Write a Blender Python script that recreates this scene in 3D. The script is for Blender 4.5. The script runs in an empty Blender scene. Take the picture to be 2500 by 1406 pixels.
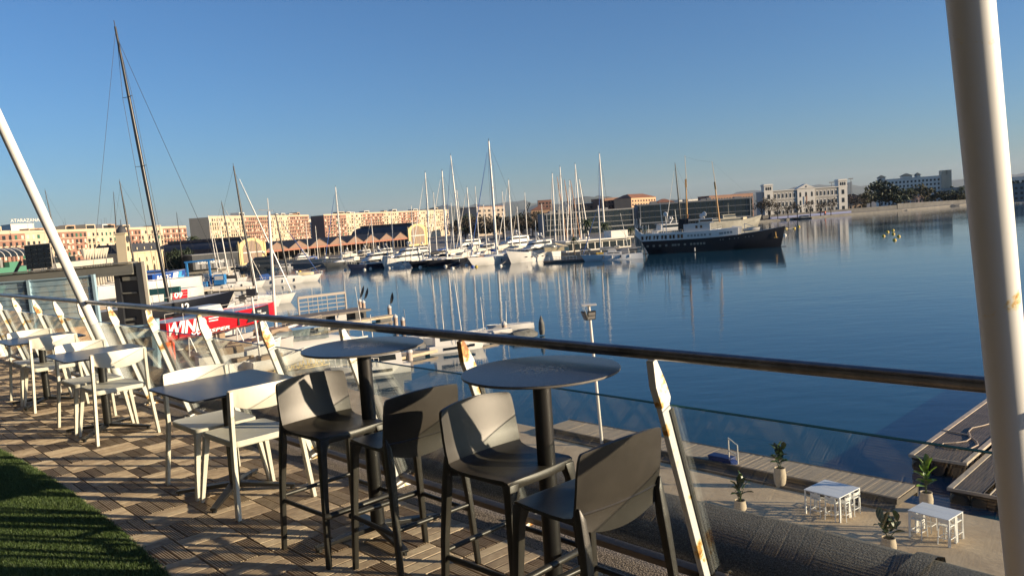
import bpy, bmesh, math, random
import numpy as np
from mathutils import Vector, Matrix
random.seed(11); rng = np.random.default_rng(5)
sc = bpy.context.scene
COL = sc.collection
# ------------------------------------------------------------------ camera
FPX, PITCH, ROLL, EYE = 1939.8, .084767, -.068382, 1.683      # focal length in 2500-px units, tilt, roll, eye height over the deck
_r = Vector((1, 0, 0)); _f = Vector((0, math.cos(PITCH), -math.sin(PITCH))); _u = Vector((0, math.sin(PITCH), math.cos(PITCH)))
CR = math.cos(ROLL)*_r + math.sin(ROLL)*_u; CU = -math.sin(ROLL)*_r + math.cos(ROLL)*_u
CAM = Vector((0, 0, EYE))
cd = bpy.data.cameras.new('camera'); cam = bpy.data.objects.new('camera', cd); COL.objects.link(cam)
cd.sensor_fit = 'HORIZONTAL'; cd.sensor_width = 36; cd.lens = 36*FPX/2500; cd.clip_start = .05; cd.clip_end = 90000
M = Matrix.Identity(4)
for i, a in enumerate((CR, CU, -_f)):
    for j in range(3): M[j][i] = a[j]
M.translation = CAM; cam.matrix_world = M; sc.camera = cam
# ------------------------------------------------------------------ sky, sun, exposure
SUN_AZ, SUN_EL = math.radians(-14.5), math.radians(11.6)         # azimuth measured from +X towards +Y
sd = Vector((math.cos(SUN_AZ)*math.cos(SUN_EL), math.sin(SUN_AZ)*math.cos(SUN_EL), math.sin(SUN_EL)))
wd = bpy.data.worlds.new('World'); sc.world = wd; wd.use_nodes = True
nt = wd.node_tree; bg = nt.nodes['Background']; sk = nt.nodes.new('ShaderNodeTexSky'); sk.sky_type = 'NISHITA'; sk.sun_disc = False
sk.sun_elevation = SUN_EL; sk.sun_rotation = math.pi/2 - SUN_AZ
sk.altitude = 20; sk.air_density = 1.0; sk.dust_density = .7; sk.ozone_density = 6.0
nt.links.new(sk.outputs[0], bg.inputs[0]); bg.inputs[1].default_value = .09
sl = bpy.data.lights.new('sun', 'SUN'); sl.energy = 5.0; sl.angle = math.radians(.55); sl.color = (1, .80, .55)
so = bpy.data.objects.new('sun', sl); COL.objects.link(so); so.rotation_euler = sd.to_track_quat('Z', 'Y').to_euler()
sc.view_settings.view_transform = 'Standard'; sc.view_settings.look = 'None'; sc.view_settings.exposure = 0.78; sc.view_settings.gamma = 1
sc.view_settings.use_curve_mapping = False
sc.cycles.max_bounces = 8; sc.cycles.transparent_max_bounces = 24; sc.cycles.caustics_reflective = False; sc.cycles.caustics_refractive = False
sc.cycles.use_denoising = True
# ------------------------------------------------------------------ helpers: sight lines on real planes
def ray(px, py): return _f + CR*((px-1250)/FPX) - CU*((py-703)/FPX)
def W(px, py, z):
    d = ray(px, py); return CAM + d*((z-EYE)/d.z)
def A(px, py, Y):
    d = ray(px, py); return CAM + d*(Y/d.y)
def proj(p):
    d = Vector(p)-CAM; z = d.dot(_f)
    if z <= .01: return (-1e6, -1e6)
    return 1250+FPX*d.dot(CR)/z, 703-FPX*d.dot(CU)/z
ZW, ZQ = -12.9, -11.5                                         # harbour water, quay top (terrace deck is z = 0)
YAW = -.82321
S3 = Vector((-math.cos(YAW), -math.sin(YAW), 0)); T3 = Vector((-math.sin(YAW), math.cos(YAW), 0))   # along the terrace edge / outwards
SANG = math.atan2(S3.y, S3.x)
def P(s, t, z=0): return S3*s + T3*t + Vector((0, 0, z))
# ------------------------------------------------------------------ materials
def mat(name, col, rough=.6, metal=0, var=.0, scale=8, bump=0, bscale=40, col2=None, spec=None, emit=None, coord='Object', stretch=None, detail=4, contrast=None):
    m = bpy.data.materials.new(name); m.use_nodes = True; n = m.node_tree.nodes; l = m.node_tree.links
    b = n['Principled BSDF']; b.inputs['Roughness'].default_value = rough; b.inputs['Metallic'].default_value = metal
    b.inputs['Base Color'].default_value = (*col, 1)
    if spec is not None: b.inputs['Specular IOR Level'].default_value = spec
    if emit: b.inputs['Emission Color'].default_value = (*emit[:3], 1); b.inputs['Emission Strength'].default_value = emit[3]
    if var or bump or col2:
        tc = n.new('ShaderNodeTexCoord'); src = tc.outputs[coord]
        if stretch:
            mp = n.new('ShaderNodeMapping'); mp.inputs['Scale'].default_value = stretch; l.new(src, mp.inputs[0]); src = mp.outputs[0]
        if var or col2:
            no = n.new('ShaderNodeTexNoise'); no.inputs['Scale'].default_value = scale; no.inputs['Detail'].default_value = detail; no.inputs['Roughness'].default_value = .65
            l.new(src, no.inputs['Vector'])
            rp = n.new('ShaderNodeValToRGB'); lo, hi = contrast or (.3, .7)
            rp.color_ramp.elements[0].position = lo; rp.color_ramp.elements[1].position = hi
            c2 = col2 or tuple(min(1, c*(1+var)) for c in col); c1 = col if col2 else tuple(c*(1-var) for c in col)
            rp.color_ramp.elements[0].color = (*c1, 1); rp.color_ramp.elements[1].color = (*c2, 1)
            l.new(no.outputs['Fac'], rp.inputs[0]); l.new(rp.outputs[0], b.inputs['Base Color'])
        if bump:
            nb = n.new('ShaderNodeTexNoise'); nb.inputs['Scale'].default_value = bscale; nb.inputs['Detail'].default_value = 3
            l.new(src, nb.inputs['Vector']); bp = n.new('ShaderNodeBump'); bp.inputs['Strength'].default_value = bump; bp.inputs['Distance'].default_value = .02
            l.new(nb.outputs['Fac'], bp.inputs['Height']); l.new(bp.outputs[0], b.inputs['Normal'])
    return m
MT = {}
def mm(key, *a, **k):
    if key not in MT: MT[key] = mat(key, *a, **k)
    return MT[key]
# ------------------------------------------------------------------ mesh collector
Z = Vector((0, 0, 1))
class MB:
    def __init__(s): s.v = []; s.f = []
    def add(s, vs, fs):
        b = len(s.v); s.v += [tuple(v) for v in vs]; s.f += [[i+b for i in f] for f in fs]; return s
    def box(s, x0, x1, y0, y1, z0, z1):
        return s.add([(x0,y0,z0),(x1,y0,z0),(x1,y1,z0),(x0,y1,z0),(x0,y0,z1),(x1,y0,z1),(x1,y1,z1),(x0,y1,z1)],
                     [(0,3,2,1),(4,5,6,7),(0,1,5,4),(1,2,6,5),(2,3,7,6),(3,0,4,7)])
    def bar(s, a, b, w, h, w2=None, h2=None, up=Z):
        a = Vector(a); b = Vector(b); d = (b-a).normalized(); x = d.cross(up)
        if x.length < 1e-4: x = d.cross(Vector((1, 0, 0)))
        x.normalize(); y = x.cross(d); w2 = w if w2 is None else w2; h2 = h if h2 is None else h2; vs = []
        for p, ww, hh in ((a, w, h), (b, w2, h2)):
            for sx, sy in ((-1,-1),(1,-1),(1,1),(-1,1)): vs.append(p+x*(sx*ww/2)+y*(sy*hh/2))
        return s.add(vs, [(0,3,2,1),(4,5,6,7),(0,1,5,4),(1,2,6,5),(2,3,7,6),(3,0,4,7)])
    def tube(s, pts, r, n=8, caps=True, closed=False):
        pts = [Vector(p) for p in pts]; k = len(pts); rs = r if isinstance(r, (list, tuple)) else [r]*k; vs = []; px = None
        for i, p in enumerate(pts):
            d = (pts[min(i+1, k-1)]-pts[max(i-1, 0)]) if not closed else (pts[(i+1) % k]-pts[i-1])
            d.normalize()
            x = (px - d*px.dot(d)) if px is not None else d.cross(Z)
            if x.length < 1e-4: x = d.cross(Vector((1, 0, 0)))
            x.normalize(); px = x; y = d.cross(x)
            for j in range(n):
                a = 2*math.pi*j/n; vs.append(p + (x*math.cos(a)+y*math.sin(a))*rs[i])
        fs = []
        for i in range(k if closed else k-1):
            i2 = (i+1) % k
            for j in range(n): fs.append((i*n+j, i*n+(j+1) % n, i2*n+(j+1) % n, i2*n+j))
        if caps and not closed: fs += [tuple(range(n-1, -1, -1)), tuple((k-1)*n+j for j in range(n))]
        return s.add(vs, fs)
    def lathe(s, prof, n=24, c=(0, 0, 0)):
        vs = [(c[0]+r*math.cos(2*math.pi*j/n), c[1]+r*math.sin(2*math.pi*j/n), c[2]+z) for r, z in prof for j in range(n)]; k = len(prof); fs = []
        for i in range(k-1):
            for j in range(n): fs.append((i*n+j, i*n+(j+1) % n, (i+1)*n+(j+1) % n, (i+1)*n+j))
        fs += [tuple(range(n-1, -1, -1)), tuple((k-1)*n+j for j in range(n))]
        return s.add(vs, fs)
    def loft(s, rings, caps=True, closed=True):
        n = len(rings[0]); k = len(rings); vs = [p for r in rings for p in r]; fs = []
        for i in range(k-1):
            for j in range(n if closed else n-1): fs.append((i*n+j, i*n+(j+1) % n, (i+1)*n+(j+1) % n, (i+1)*n+j))
        if caps: fs += [tuple(range(n-1, -1, -1)), tuple((k-1)*n+j for j in range(n))]
        return s.add(vs, fs)
    def prism(s, poly, z0, z1):          # poly in xy
        n = len(poly); return s.loft([[(x, y, z0) for x, y in poly], [(x, y, z1) for x, y in poly]])
    def prismy(s, poly, y0, y1):         # poly in xz, extruded along y
        return s.loft([[(x, y0, z) for x, z in poly], [(x, y1, z) for x, z in poly]])
    def mesh(s, name, bev=0, seg=2, smooth=None, fix=True):
        me = bpy.data.meshes.new(name); me.from_pydata(s.v, [], s.f)
        if bev or fix:
            bm = bmesh.new(); bm.from_mesh(me); bmesh.ops.recalc_face_normals(bm, faces=bm.faces)
            if bev: bmesh.ops.bevel(bm, geom=bm.edges[:], offset=bev, segments=seg, affect='EDGES', profile=.5, clamp_overlap=True)
            bm.to_mesh(me); bm.free()
        if smooth:
            me.polygons.foreach_set('use_smooth', [True]*len(me.polygons)); me.set_sharp_from_angle(angle=math.radians(smooth))
        return me
    def build(s, name, m, parent=None, loc=None, rot=None, **k):
        return put(name, s.mesh(name, **k), m, parent, loc, rot)
def put(name, me, m, parent=None, loc=None, rot=None, scale=None):
    if m is not None and len(me.materials) == 0: me.materials.append(m)
    o = bpy.data.objects.new(name, me); COL.objects.link(o)
    if parent is not None: o.parent = parent
    if loc is not None: o.location = loc
    if rot is not None: o.rotation_euler = rot if not isinstance(rot, (int, float)) else (0, 0, rot)
    if scale is not None: o.scale = scale
    return o
def tag(o, label=None, cat=None, group=None, kind=None):
    for k, v in (('label', label), ('category', cat), ('group', group), ('kind', kind)):
        if v: o[k] = v
    return o
def thing(name, label, cat, loc=(0, 0, 0), rot=0, group=None):
    o = bpy.data.objects.new(name, None); COL.objects.link(o); o.empty_display_size = .2
    o.location = loc; o.rotation_euler = (0, 0, rot); return tag(o, label, cat, group)
def dup(root, loc, rot, label=None, name=None):
    r = root.copy(); COL.objects.link(r); r.location = loc; r.rotation_euler = (0, 0, rot)
    if label: r['label'] = label
    for ch in root.children:
        c = ch.copy(); COL.objects.link(c); c.parent = r
        for g in ch.children:
            d = g.copy(); COL.objects.link(d); d.parent = c
    return r
ORD = 'first second third fourth fifth sixth seventh eighth ninth tenth eleventh twelfth thirteenth fourteenth fifteenth sixteenth'.split()
def lerp(a, b, t): return a+(b-a)*t
def sstep(x): x = max(0, min(1, x)); return x*x*(3-2*x)
# ================================================================== THE SETTING: water, land, hills
def water_mat():
    m = mat('harbour_water', (.009, .058, .098), .05); n = m.node_tree.nodes; l = m.node_tree.links; b = n['Principled BSDF']
    b.inputs['IOR'].default_value = 1.333; b.inputs['Specular IOR Level'].default_value = .5
    tc = n.new('ShaderNodeTexCoord'); prev = None
    for sx, sc_, st, di in ((1, .55, .5, .055), (1, .11, .5, .10), (1, 2.4, .45, .016)):
        mp = n.new('ShaderNodeMapping'); mp.inputs['Scale'].default_value = (.55, 1.0, 1); mp.inputs['Rotation'].default_value = (0, 0, .3); l.new(tc.outputs['Object'], mp.inputs[0])
        no = n.new('ShaderNodeTexNoise'); no.inputs['Scale'].default_value = sc_; no.inputs['Detail'].default_value = 3; l.new(mp.outputs[0], no.inputs['Vector'])
        bp = n.new('ShaderNodeBump'); bp.inputs['Strength'].default_value = st; bp.inputs['Distance'].default_value = di
        pn = n.new('ShaderNodeTexNoise'); pn.inputs['Scale'].default_value = .012; pn.inputs['Detail'].default_value = 4; pm = n.new('ShaderNodeMapping'); pm.inputs['Scale'].default_value = (.35, 1, 1); l.new(tc.outputs['Object'], pm.inputs[0]); l.new(pm.outputs[0], pn.inputs['Vector'])
        pr = n.new('ShaderNodeMapRange'); pr.inputs[1].default_value = .38; pr.inputs[2].default_value = .62; pr.inputs[3].default_value = st*.45; pr.inputs[4].default_value = st*1.35; l.new(pn.outputs['Fac'], pr.inputs[0]); l.new(pr.outputs[0], bp.inputs['Strength'])
        l.new(no.outputs['Fac'], bp.inputs['Height'])
        if prev: l.new(prev.outputs[0], bp.inputs['Normal'])
        prev = bp
    l.new(prev.outputs[0], b.inputs['Normal'])
    return m
MB().add([(-9000,-400,0),(9000,-400,0),(9000,9000,0),(-9000,9000,0)], [(0,1,2,3)]).build('water', water_mat(), loc=(0, 0, ZW))['kind'] = 'structure'
M_conc = mm('weathered_quay_concrete', (.44,.31,.19), .85, var=.3, scale=.55, bump=.6, bscale=5, col2=(.70,.545,.36), detail=10, contrast=(.25,.75))
M_conc2 = mm('grey_quay_concrete', (.13,.125,.115), .85, var=.3, scale=.3, bump=.3, bscale=3, col2=(.21,.195,.17), detail=8)
M_asph = mm('dark_asphalt', (.05,.05,.052), .9, var=.25, scale=.4)
# near quay and boat yard (left), as one slab with a wall down to the water
QF = [W(2452,1273,ZQ), W(2211,1226,ZQ), W(1282,1037,ZQ), W(926,966,ZQ), W(660,905,ZQ), W(560,800,ZQ), W(480,740,ZQ), W(380,690,ZQ), W(330,672,ZQ)]
d0 = (QF[0]-QF[1]).normalized()
near = [QF[0]+d0*60] + QF + [Vector((-420, 300, ZQ)), Vector((-420, -60, ZQ)), Vector((60, -60, ZQ))]
def slab(name, poly, zt, zb, m):
    o = MB().prism([(p.x, p.y) for p in poly], zb, zt).build(name, m); o['kind'] = 'structure'; return o
slab('quay', near, ZQ, ZW-3, M_conc)
# far shore: promenade in front of the market halls, promontory, far quay on the right
far = [Vector((-420, 300.5, 0)), W(330,672,ZQ)+Vector((0,1,0)), Vector((-128, 388, 0)), Vector((-40, 326, 0)), Vector((14, 292, 0)), Vector((46, 286, 0)), Vector((52, 330, 0)), Vector((66, 545, 0)),
       Vector((193, 612, 0)), Vector((256, 640, 0)), Vector((333, 672, 0)), Vector((430, 735, 0)), Vector((900, 980, 0)), Vector((9000, 2600, 0)), Vector((9000, 70000, 0)), Vector((-30000, 70000, 0)), Vector((-30000, 300.5, 0))]
slab('far_shore', far, ZQ, ZW-3, M_conc2)
# hazy mountain ridges inland
def ridge(Y, px0, px1, prof, seed, depth):
    r = random.Random(seed); mb = MB(); N = 90; M2 = 7; vs = []
    for i in range(N+1):
        u = i/N; px = lerp(px0, px1, u); h = 0
        for k, (a, ph) in enumerate(prof): h += a*math.sin(ph+u*(k+1)*6.1)
        hz = 538-(px-1250)*.0685; base = 30+h+r.uniform(-2, 2)+3*math.sin(u*61+seed)
        top = A(px, hz-max(6, base), Y)
        for j in range(M2):
            v = j/(M2-1); y = Y-depth/2+depth*v; f = max(0, 1-abs(2*v-1)**1.3)*(1+r.uniform(-.08, .08))
            vs.append((top.x*y/Y, y, ZQ+(top.z-ZQ)*f))
    fs = [(i*M2+j, i*M2+j+1, (i+1)*M2+j+1, (i+1)*M2+j) for i in range(N) for j in range(M2-1)]
    mb.add(vs, fs); return mb
M_hill = mm('scrub_hillside', (.07,.085,.05), .9, var=.4, scale=.002)
for i, a in enumerate(((16000, 1010, 2080, [(9, .2), (7, 2.0), (6, .5)], 3, 5000), (23000, 900, 2700, [(8, 1.4), (8, .3), (5, 4.1)], 8, 6000))):
    ridge(*a).build('hills', M_hill, smooth=60)['kind'] = 'structure'
# ================================================================== THE TERRACE
def wood_mat():
    m = mat('weathered_teak_slat', (.2,.12,.08), .62); n = m.node_tree.nodes; l = m.node_tree.links; b = n['Principled BSDF']
    oi = n.new('ShaderNodeObjectInfo'); at = n.new('ShaderNodeAttribute'); at.attribute_name = 'tone'
    ad = n.new('ShaderNodeMath'); ad.operation = 'ADD'; l.new(oi.outputs['Random'], ad.inputs[0]); l.new(at.outputs['Fac'], ad.inputs[1])
    fr = n.new('ShaderNodeMath'); fr.operation = 'FRACT'; l.new(ad.outputs[0], fr.inputs[0])
    tc = n.new('ShaderNodeTexCoord'); mp = n.new('ShaderNodeMapping'); l.new(tc.outputs['Generated'], mp.inputs[0]); mp.inputs['Scale'].default_value = (.6, 7, 1)
    gm = n.new('ShaderNodeNewGeometry')
    no = n.new('ShaderNodeTexNoise'); no.inputs['Scale'].default_value = 22; no.inputs['Detail'].default_value = 6; l.new(gm.outputs['Position'], no.inputs['Vector'])
    mx = n.new('ShaderNodeMath'); mx.operation = 'MULTIPLY_ADD'; mx.inputs[1].default_value = .40; l.new(fr.outputs[0], mx.inputs[0])
    m2 = n.new('ShaderNodeMath'); m2.operation = 'MULTIPLY'; m2.inputs[1].default_value = .7; l.new(no.outputs['Fac'], m2.inputs[0]); l.new(m2.outputs[0], mx.inputs[2])
    rp = n.new('ShaderNodeValToRGB'); e = rp.color_ramp.elements; e[0].position = .12; e[0].color = (.17,.115,.075,1); e[1].position = .85; e[1].color = (.60,.47,.32,1)
    k = e.new(.5); k.color = (.38,.275,.18,1)
    l.new(mx.outputs[0], rp.inputs[0]); l.new(rp.outputs[0], b.inputs['Base Color'])
    nb = n.new('ShaderNodeTexNoise'); nb.inputs['Scale'].default_value = 160; l.new(gm.outputs['Position'], nb.inputs['Vector'])
    bp = n.new('ShaderNodeBump'); bp.inputs['Strength'].default_value = .35; bp.inputs['Distance'].default_value = .003; l.new(nb.outputs['Fac'], bp.inputs['Height']); l.new(bp.outputs[0], b.inputs['Normal'])
    return m
M_wood = wood_mat(); M_under = mm('black_deck_tray', (.012,.011,.01), .8)
S0, T0, TILE = 4.894, 1.812, .30
deck = MB().loft([[P(-2.5, .9, z), P(-2.5, 2.712, z), P(30, 2.712, z), P(30, .9, z)] for z in (-.2, -.026)]).build('terrace_deck', M_under); deck['kind'] = 'structure'
def slat_profile(L=.2905, Wd=.0665, n=5, h=.0062):
    pts = [(-Wd/2, -.024), (-Wd/2, -h)]
    for i in range(n):
        x0 = -Wd/2+Wd*i/n; w = Wd/n; pts += [(x0+w*.22, 0), (x0+w*.72, 0)]
        if i < n-1: pts.append((x0+w*.97, -h))
    pts += [(Wd/2, -h), (Wd/2, -.024)]
    return [[(x, y, z) for y, z in pts] for x in (-L/2, L/2)]
slat_me = MB().loft(slat_profile()).mesh('slat'); slat_me.materials.append(M_wood)
slots = []
for ks in range(-16, 84):
    for mt in range(-2, 3):
        for q in range(4):
            off = -.15+.075*(q+.5)
            s = S0+TILE*(ks+.5); t = T0+TILE*(mt+.5); trun = (ks+mt) % 2 == 1
            c = P(s+(off if trun else 0), t+(0 if trun else off), random.uniform(-.0015, .0015))
            x, y = proj(c); vis = -20 < x < 2400 and 700 < y < 1430
            slots.append((not vis, c.length, c, SANG+(math.pi/2 if trun else 0)+random.uniform(-.006, .006)))
slots.sort(key=lambda a: (a[0], a[1]))
for _, _, c, r in slots[:300]: put('slat', slat_me, None, deck, c, r)
vv, ff, tone = [], [], []; base = np.array([v.co[:] for v in slat_me.vertices]); bf = [list(p.vertices) for p in slat_me.polygons]
for _, _, c, r in slots[300:]:
    k = len(vv)*len(base); ca, sa = math.cos(r), math.sin(r)
    vv.append(base @ np.array([[ca, sa, 0], [-sa, ca, 0], [0, 0, 1]]) + np.array(c)); ff += [[i+k for i in f] for f in bf]; tone += [random.random()]*len(base)
me = bpy.data.meshes.new('slat_field'); me.from_pydata(np.concatenate(vv).tolist(), [], ff); at = me.attributes.new('tone', 'FLOAT', 'POINT'); at.data.foreach_set('value', tone)
put('slat_field', me, M_wood, deck)['kind'] = 'stuff'
# artificial lawn: backing sheet and tufts
def lawn_edge(s): return 1.37-.017*(s-5.9)**2
ss = [2.2+.3*i for i in range(24)]
M_turf = mm('lawn_backing', (.018,.03,.010), .9)
lawn = MB().add([P(s, t, .004) for s in ss for t in (-1.5, lawn_edge(s))], [(2*i, 2*i+1, 2*i+3, 2*i+2) for i in range(len(ss)-1)]).build('artificial_lawn', M_turf)
tag(lawn, 'green artificial lawn carpet laid beside the wooden deck tiles', 'lawn', kind='stuff')
n = 330000; s = rng.uniform(3.2, 8.9, n); t = rng.uniform(.3, 1.38, n)
clump = (np.sin(s*23+np.sin(t*31)*2)*np.sin(t*27+np.sin(s*19)*2)); keep = (t < 1.37-.017*(s-5.9)**2+rng.normal(0, .008, n)) & (rng.random(n) < .8+.2*clump)
s, t = s[keep], t[keep]
S_, T_ = np.array(S3), np.array(T3); base = s[:, None]*S_+t[:, None]*T_
rel = base-np.array(CAM); zz = rel@np.array(_f); X = 1250+FPX*(rel@np.array(CR))/zz; Yp = 703-FPX*(rel@np.array(CU))/zz
k = (X > -40) & (Yp < 1440); base = base[k]; n = len(base)
ang = rng.uniform(0, 6.283, n); hh = rng.uniform(.012, .026, n); lean = rng.uniform(0, .016, (n, 1))*np.stack([np.cos(ang*3.1), np.sin(ang*3.1), np.zeros(n)], 1)
side = np.stack([np.cos(ang), np.sin(ang), np.zeros(n)], 1)*.0022
v = np.concatenate([(base+side)[:, None], (base-side)[:, None], (base+lean+np.stack([0*hh, 0*hh, hh], 1))[:, None]], 1); v[:, :2, 2] += .003
me = bpy.data.meshes.new('grass_tuft'); me.from_pydata(v.reshape(-1, 3).tolist(), [], np.arange(3*n).reshape(-1, 3).tolist())
at = me.attributes.new('tone', 'FLOAT', 'POINT'); at.data.foreach_set('value', np.repeat(rng.random(n), 3))
M_blade = mat('grass_blade', (.08,.16,.03), .55); nn = M_blade.node_tree.nodes; a_ = nn.new('ShaderNodeAttribute'); a_.attribute_name = 'tone'
rp = nn.new('ShaderNodeValToRGB'); rp.color_ramp.elements[0].color = (.034,.072,.018,1); rp.color_ramp.elements[1].color = (.15,.21,.06,1)
M_blade.node_tree.links.new(a_.outputs['Fac'], rp.inputs[0]); M_blade.node_tree.links.new(rp.outputs[0], nn['Principled BSDF'].inputs['Base Color'])
put('grass_tuft', me, M_blade, lawn)['kind'] = 'stuff'
# terrace building: gravelled edge strip, gutter, parapet, wall down to the quay
M_felt = mm('mineral_roofing_felt', (.045,.045,.045), .85, col2=(.21,.205,.19), scale=130, detail=3, contrast=(.44, .74), bump=.4, bscale=110)
M_grav = mm('gravel_edge_strip', (.09,.075,.062), .9, col2=(.36,.31,.26), scale=120, detail=2, contrast=(.38, .66), bump=.9, bscale=120)
M_render = mm('grey_render', (.35,.34,.32), .8, var=.1, scale=.7)
tb = thing('terrace_building', 'dark gritty felt-covered parapet of the terrace building beyond the glass', 'building')
def run(prof, name, m, s0=-4, s1=34, step=.5, wob=.0, **k):
    n = int((s1-s0)/step); rings = []
    for i in range(n+1):
        s = s0+(s1-s0)*i/n; rings.append([P(s, t, z+wob*math.sin(s*2.3+t*9)*random.uniform(.4, 1)) for t, z in prof])
    return MB().loft(rings).build(name, m, tb, **k)
run([(2.714,-.3),(2.714,-.002),(2.86,.004),(2.93,.004),(2.93,-.3)], 'edge_strip', M_grav, wob=.003)
run([(2.93,-.35),(2.93,-.04),(3.06,-.20),(3.32,-.22),(3.32,-.35)], 'gutter', M_felt, wob=.006, smooth=40)
run([(3.32,-.6),(3.32,-.21),(3.36,-.08),(3.44,-.01),(3.56,.01),(3.74,.005),(3.83,-.03),(3.87,-.12),(3.87,-.6)], 'parapet', M_felt, wob=.012, smooth=50)
for s in (-.2, 1.35, 3.9, 6.4, 8.9):
    MB().loft([[P(s+d, t, z+.014) for t, z in [(3.335,-.21),(3.37,-.075),(3.44,-.004),(3.56,.014),(3.74,.011),(3.83,-.022),(3.872,-.12)]] for d in (-.045, .045)], caps=False, closed=False).build('felt_lap', M_felt, tb, smooth=50)
# unseen storey added behind the camera to cut sky light: dark glazed front, deep canopy carried by the leaning poles
M_soff = mm('unseen_canopy_soffit', (.60,.60,.59), .8, var=.05, scale=.4); M_dkgl = mm('unseen_front_glazing', (.02,.022,.025), .1)  # soffit tone chosen to bounce fill onto the terrace
MB().loft([[P(-8, t, z), P(34, t, z)][::1] + [P(34, t2, z), P(-8, t2, z)] for t, t2, z in ((-14, 1.15, 6.4), (-14, 1.2, 6.75))]).build('canopy', M_soff, tb)  # out of view, added to block the overhead sky
MB().loft([[P(s, -6.4, -.01), P(s, -6.2, -.01), P(s, -6.2, 6.39), P(s, -6.4, 6.39)] for s in (-8, 34)]).build('unseen_glazed_front', M_dkgl, tb)
for s in range(-8, 34, 2): MB().bar(P(s, -6.15, 0), P(s, -6.15, 6.38), .08, .12).build('mullion', M_render, tb)
MB().loft([[P(s, -6.2, -.2), P(s, .898, -.2), P(s, .898, -.012), P(s, -6.2, -.012)] for s in (-8, 34)]).build('terrace_slab', mm('terrace_concrete', (.14,.14,.135), .85, var=.15, scale=1), tb)  # unseen floor, grey chosen for its bounce
run([(2.6,-11.49),(2.6,-.61),(3.86,-.61),(3.86,-11.49)], 'wall', M_render)
# ------------------------------------------------------------------ balustrade
def rust_paint(name, amount, seed):
    m = mat(name, (.77,.765,.735), .5); n = m.node_tree.nodes; l = m.node_tree.links; b = n['Principled BSDF']
    tc = n.new('ShaderNodeTexCoord'); mp = n.new('ShaderNodeMapping'); mp.inputs['Location'].default_value = (seed*3.1, seed, 0); l.new(tc.outputs['Object'], mp.inputs[0])
    oi = n.new('ShaderNodeObjectInfo'); va = n.new('ShaderNodeVectorMath'); va.operation = 'ADD'; cx = n.new('ShaderNodeCombineXYZ'); mu = n.new('ShaderNodeMath'); mu.operation = 'MULTIPLY'; mu.inputs[1].default_value = 40
    l.new(oi.outputs['Random'], mu.inputs[0]); l.new(mu.outputs[0], cx.inputs[0]); l.new(mp.outputs[0], va.inputs[0]); l.new(cx.outputs[0], va.inputs[1])
    no = n.new('ShaderNodeTexNoise'); no.inputs['Scale'].default_value = 9; no.inputs['Detail'].default_value = 7; no.inputs['Roughness'].default_value = .62; l.new(va.outputs[0], no.inputs['Vector'])
    rp = n.new('ShaderNodeValToRGB'); e = rp.color_ramp.elements; e[0].position = .5-amount; e[0].color = (.30,.12,.03,1); e[1].position = .62-amount; e[1].color = (.77,.765,.735,1)
    a = e.new(.55-amount); a.color = (.62,.36,.09,1); a2 = e.new(.585-amount); a2.color = (.77,.68,.47,1)
    l.new(no.outputs['Fac'], rp.inputs[0]); l.new(rp.outputs[0], b.inputs['Base Color'])
    return m
M_rustpost = rust_paint('rust_spotted_white_paint', .18, 1); M_rusthead = rust_paint('heavily_rusted_white_paint', .135, 2); M_pole = rust_paint('white_pole_paint', .28, 5)
M_steel = mm('dull_steel_tube', (.24,.235,.235), .32, .95, var=.35, scale=7, bump=.05, bscale=60)
M_gasket = mm('black_gasket', (.012,.012,.012), .5)
M_chan = mm('aluminium_channel', (.16,.13,.11), .45, .6, var=.3, scale=5)
def glass_mat(name, tint, dirt=.05, base=.05, dc=(.6,.62,.6), lo=.45):
    m = bpy.data.materials.new(name); m.use_nodes = True; n = m.node_tree.nodes; l = m.node_tree.links; n.clear()
    out = n.new('ShaderNodeOutputMaterial'); tr = n.new('ShaderNodeBsdfTransparent'); tr.inputs[0].default_value = (*tint, 1)
    gl = n.new('ShaderNodeBsdfGlossy'); gl.inputs['Roughness'].default_value = .0; gl.inputs[0].default_value = (1, 1, 1, 1)
    lw = n.new('ShaderNodeLayerWeight'); lw.inputs[0].default_value = .5
    pw = n.new('ShaderNodeMath'); pw.operation = 'POWER'; pw.inputs[1].default_value = 4.2; l.new(lw.outputs['Facing'], pw.inputs[0])
    ma = n.new('ShaderNodeMath'); ma.operation = 'MULTIPLY_ADD'; ma.inputs[1].default_value = .9; ma.inputs[2].default_value = base; l.new(pw.outputs[0], ma.inputs[0])
    mx = n.new('ShaderNodeMixShader'); l.new(ma.outputs[0], mx.inputs[0]); l.new(tr.outputs[0], mx.inputs[1]); l.new(gl.outputs[0], mx.inputs[2])
    df = n.new('ShaderNodeBsdfDiffuse'); df.inputs[0].default_value = (*dc, 1)
    tc = n.new('ShaderNodeTexCoord'); no = n.new('ShaderNodeTexNoise'); no.inputs['Scale'].default_value = 2.3; no.inputs['Detail'].default_value = 7; l.new(tc.outputs['Object'], no.inputs['Vector'])
    mr = n.new('ShaderNodeMapRange'); mr.inputs[1].default_value = lo; mr.inputs[2].default_value = .8; mr.inputs[4].default_value = dirt; l.new(no.outputs['Fac'], mr.inputs[0])
    m2 = n.new('ShaderNodeMixShader'); l.new(mr.outputs[0], m2.inputs[0]); l.new(mx.outputs[0], m2.inputs[1]); l.new(df.outputs[0], m2.inputs[2]); l.new(m2.outputs[0], out.inputs[0])
    return m
M_glass = glass_mat('balustrade_glass', (.93,.96,.95), .05, .05); M_edge = mm('green_glass_edge', (.03,.10,.07), .1)
LEAN = -.3055
def rt(s, z): return 2.875+LEAN*z-.0012*max(0, s-2)**2      # line of the balustrade, leaning inwards, edge bows slightly
def B(s, z, dt=0): return P(s, rt(s, z)+dt, z)
bal = thing('balustrade', 'leaning glass balustrade with rusty white posts and steel handrail', 'railing')
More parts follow.
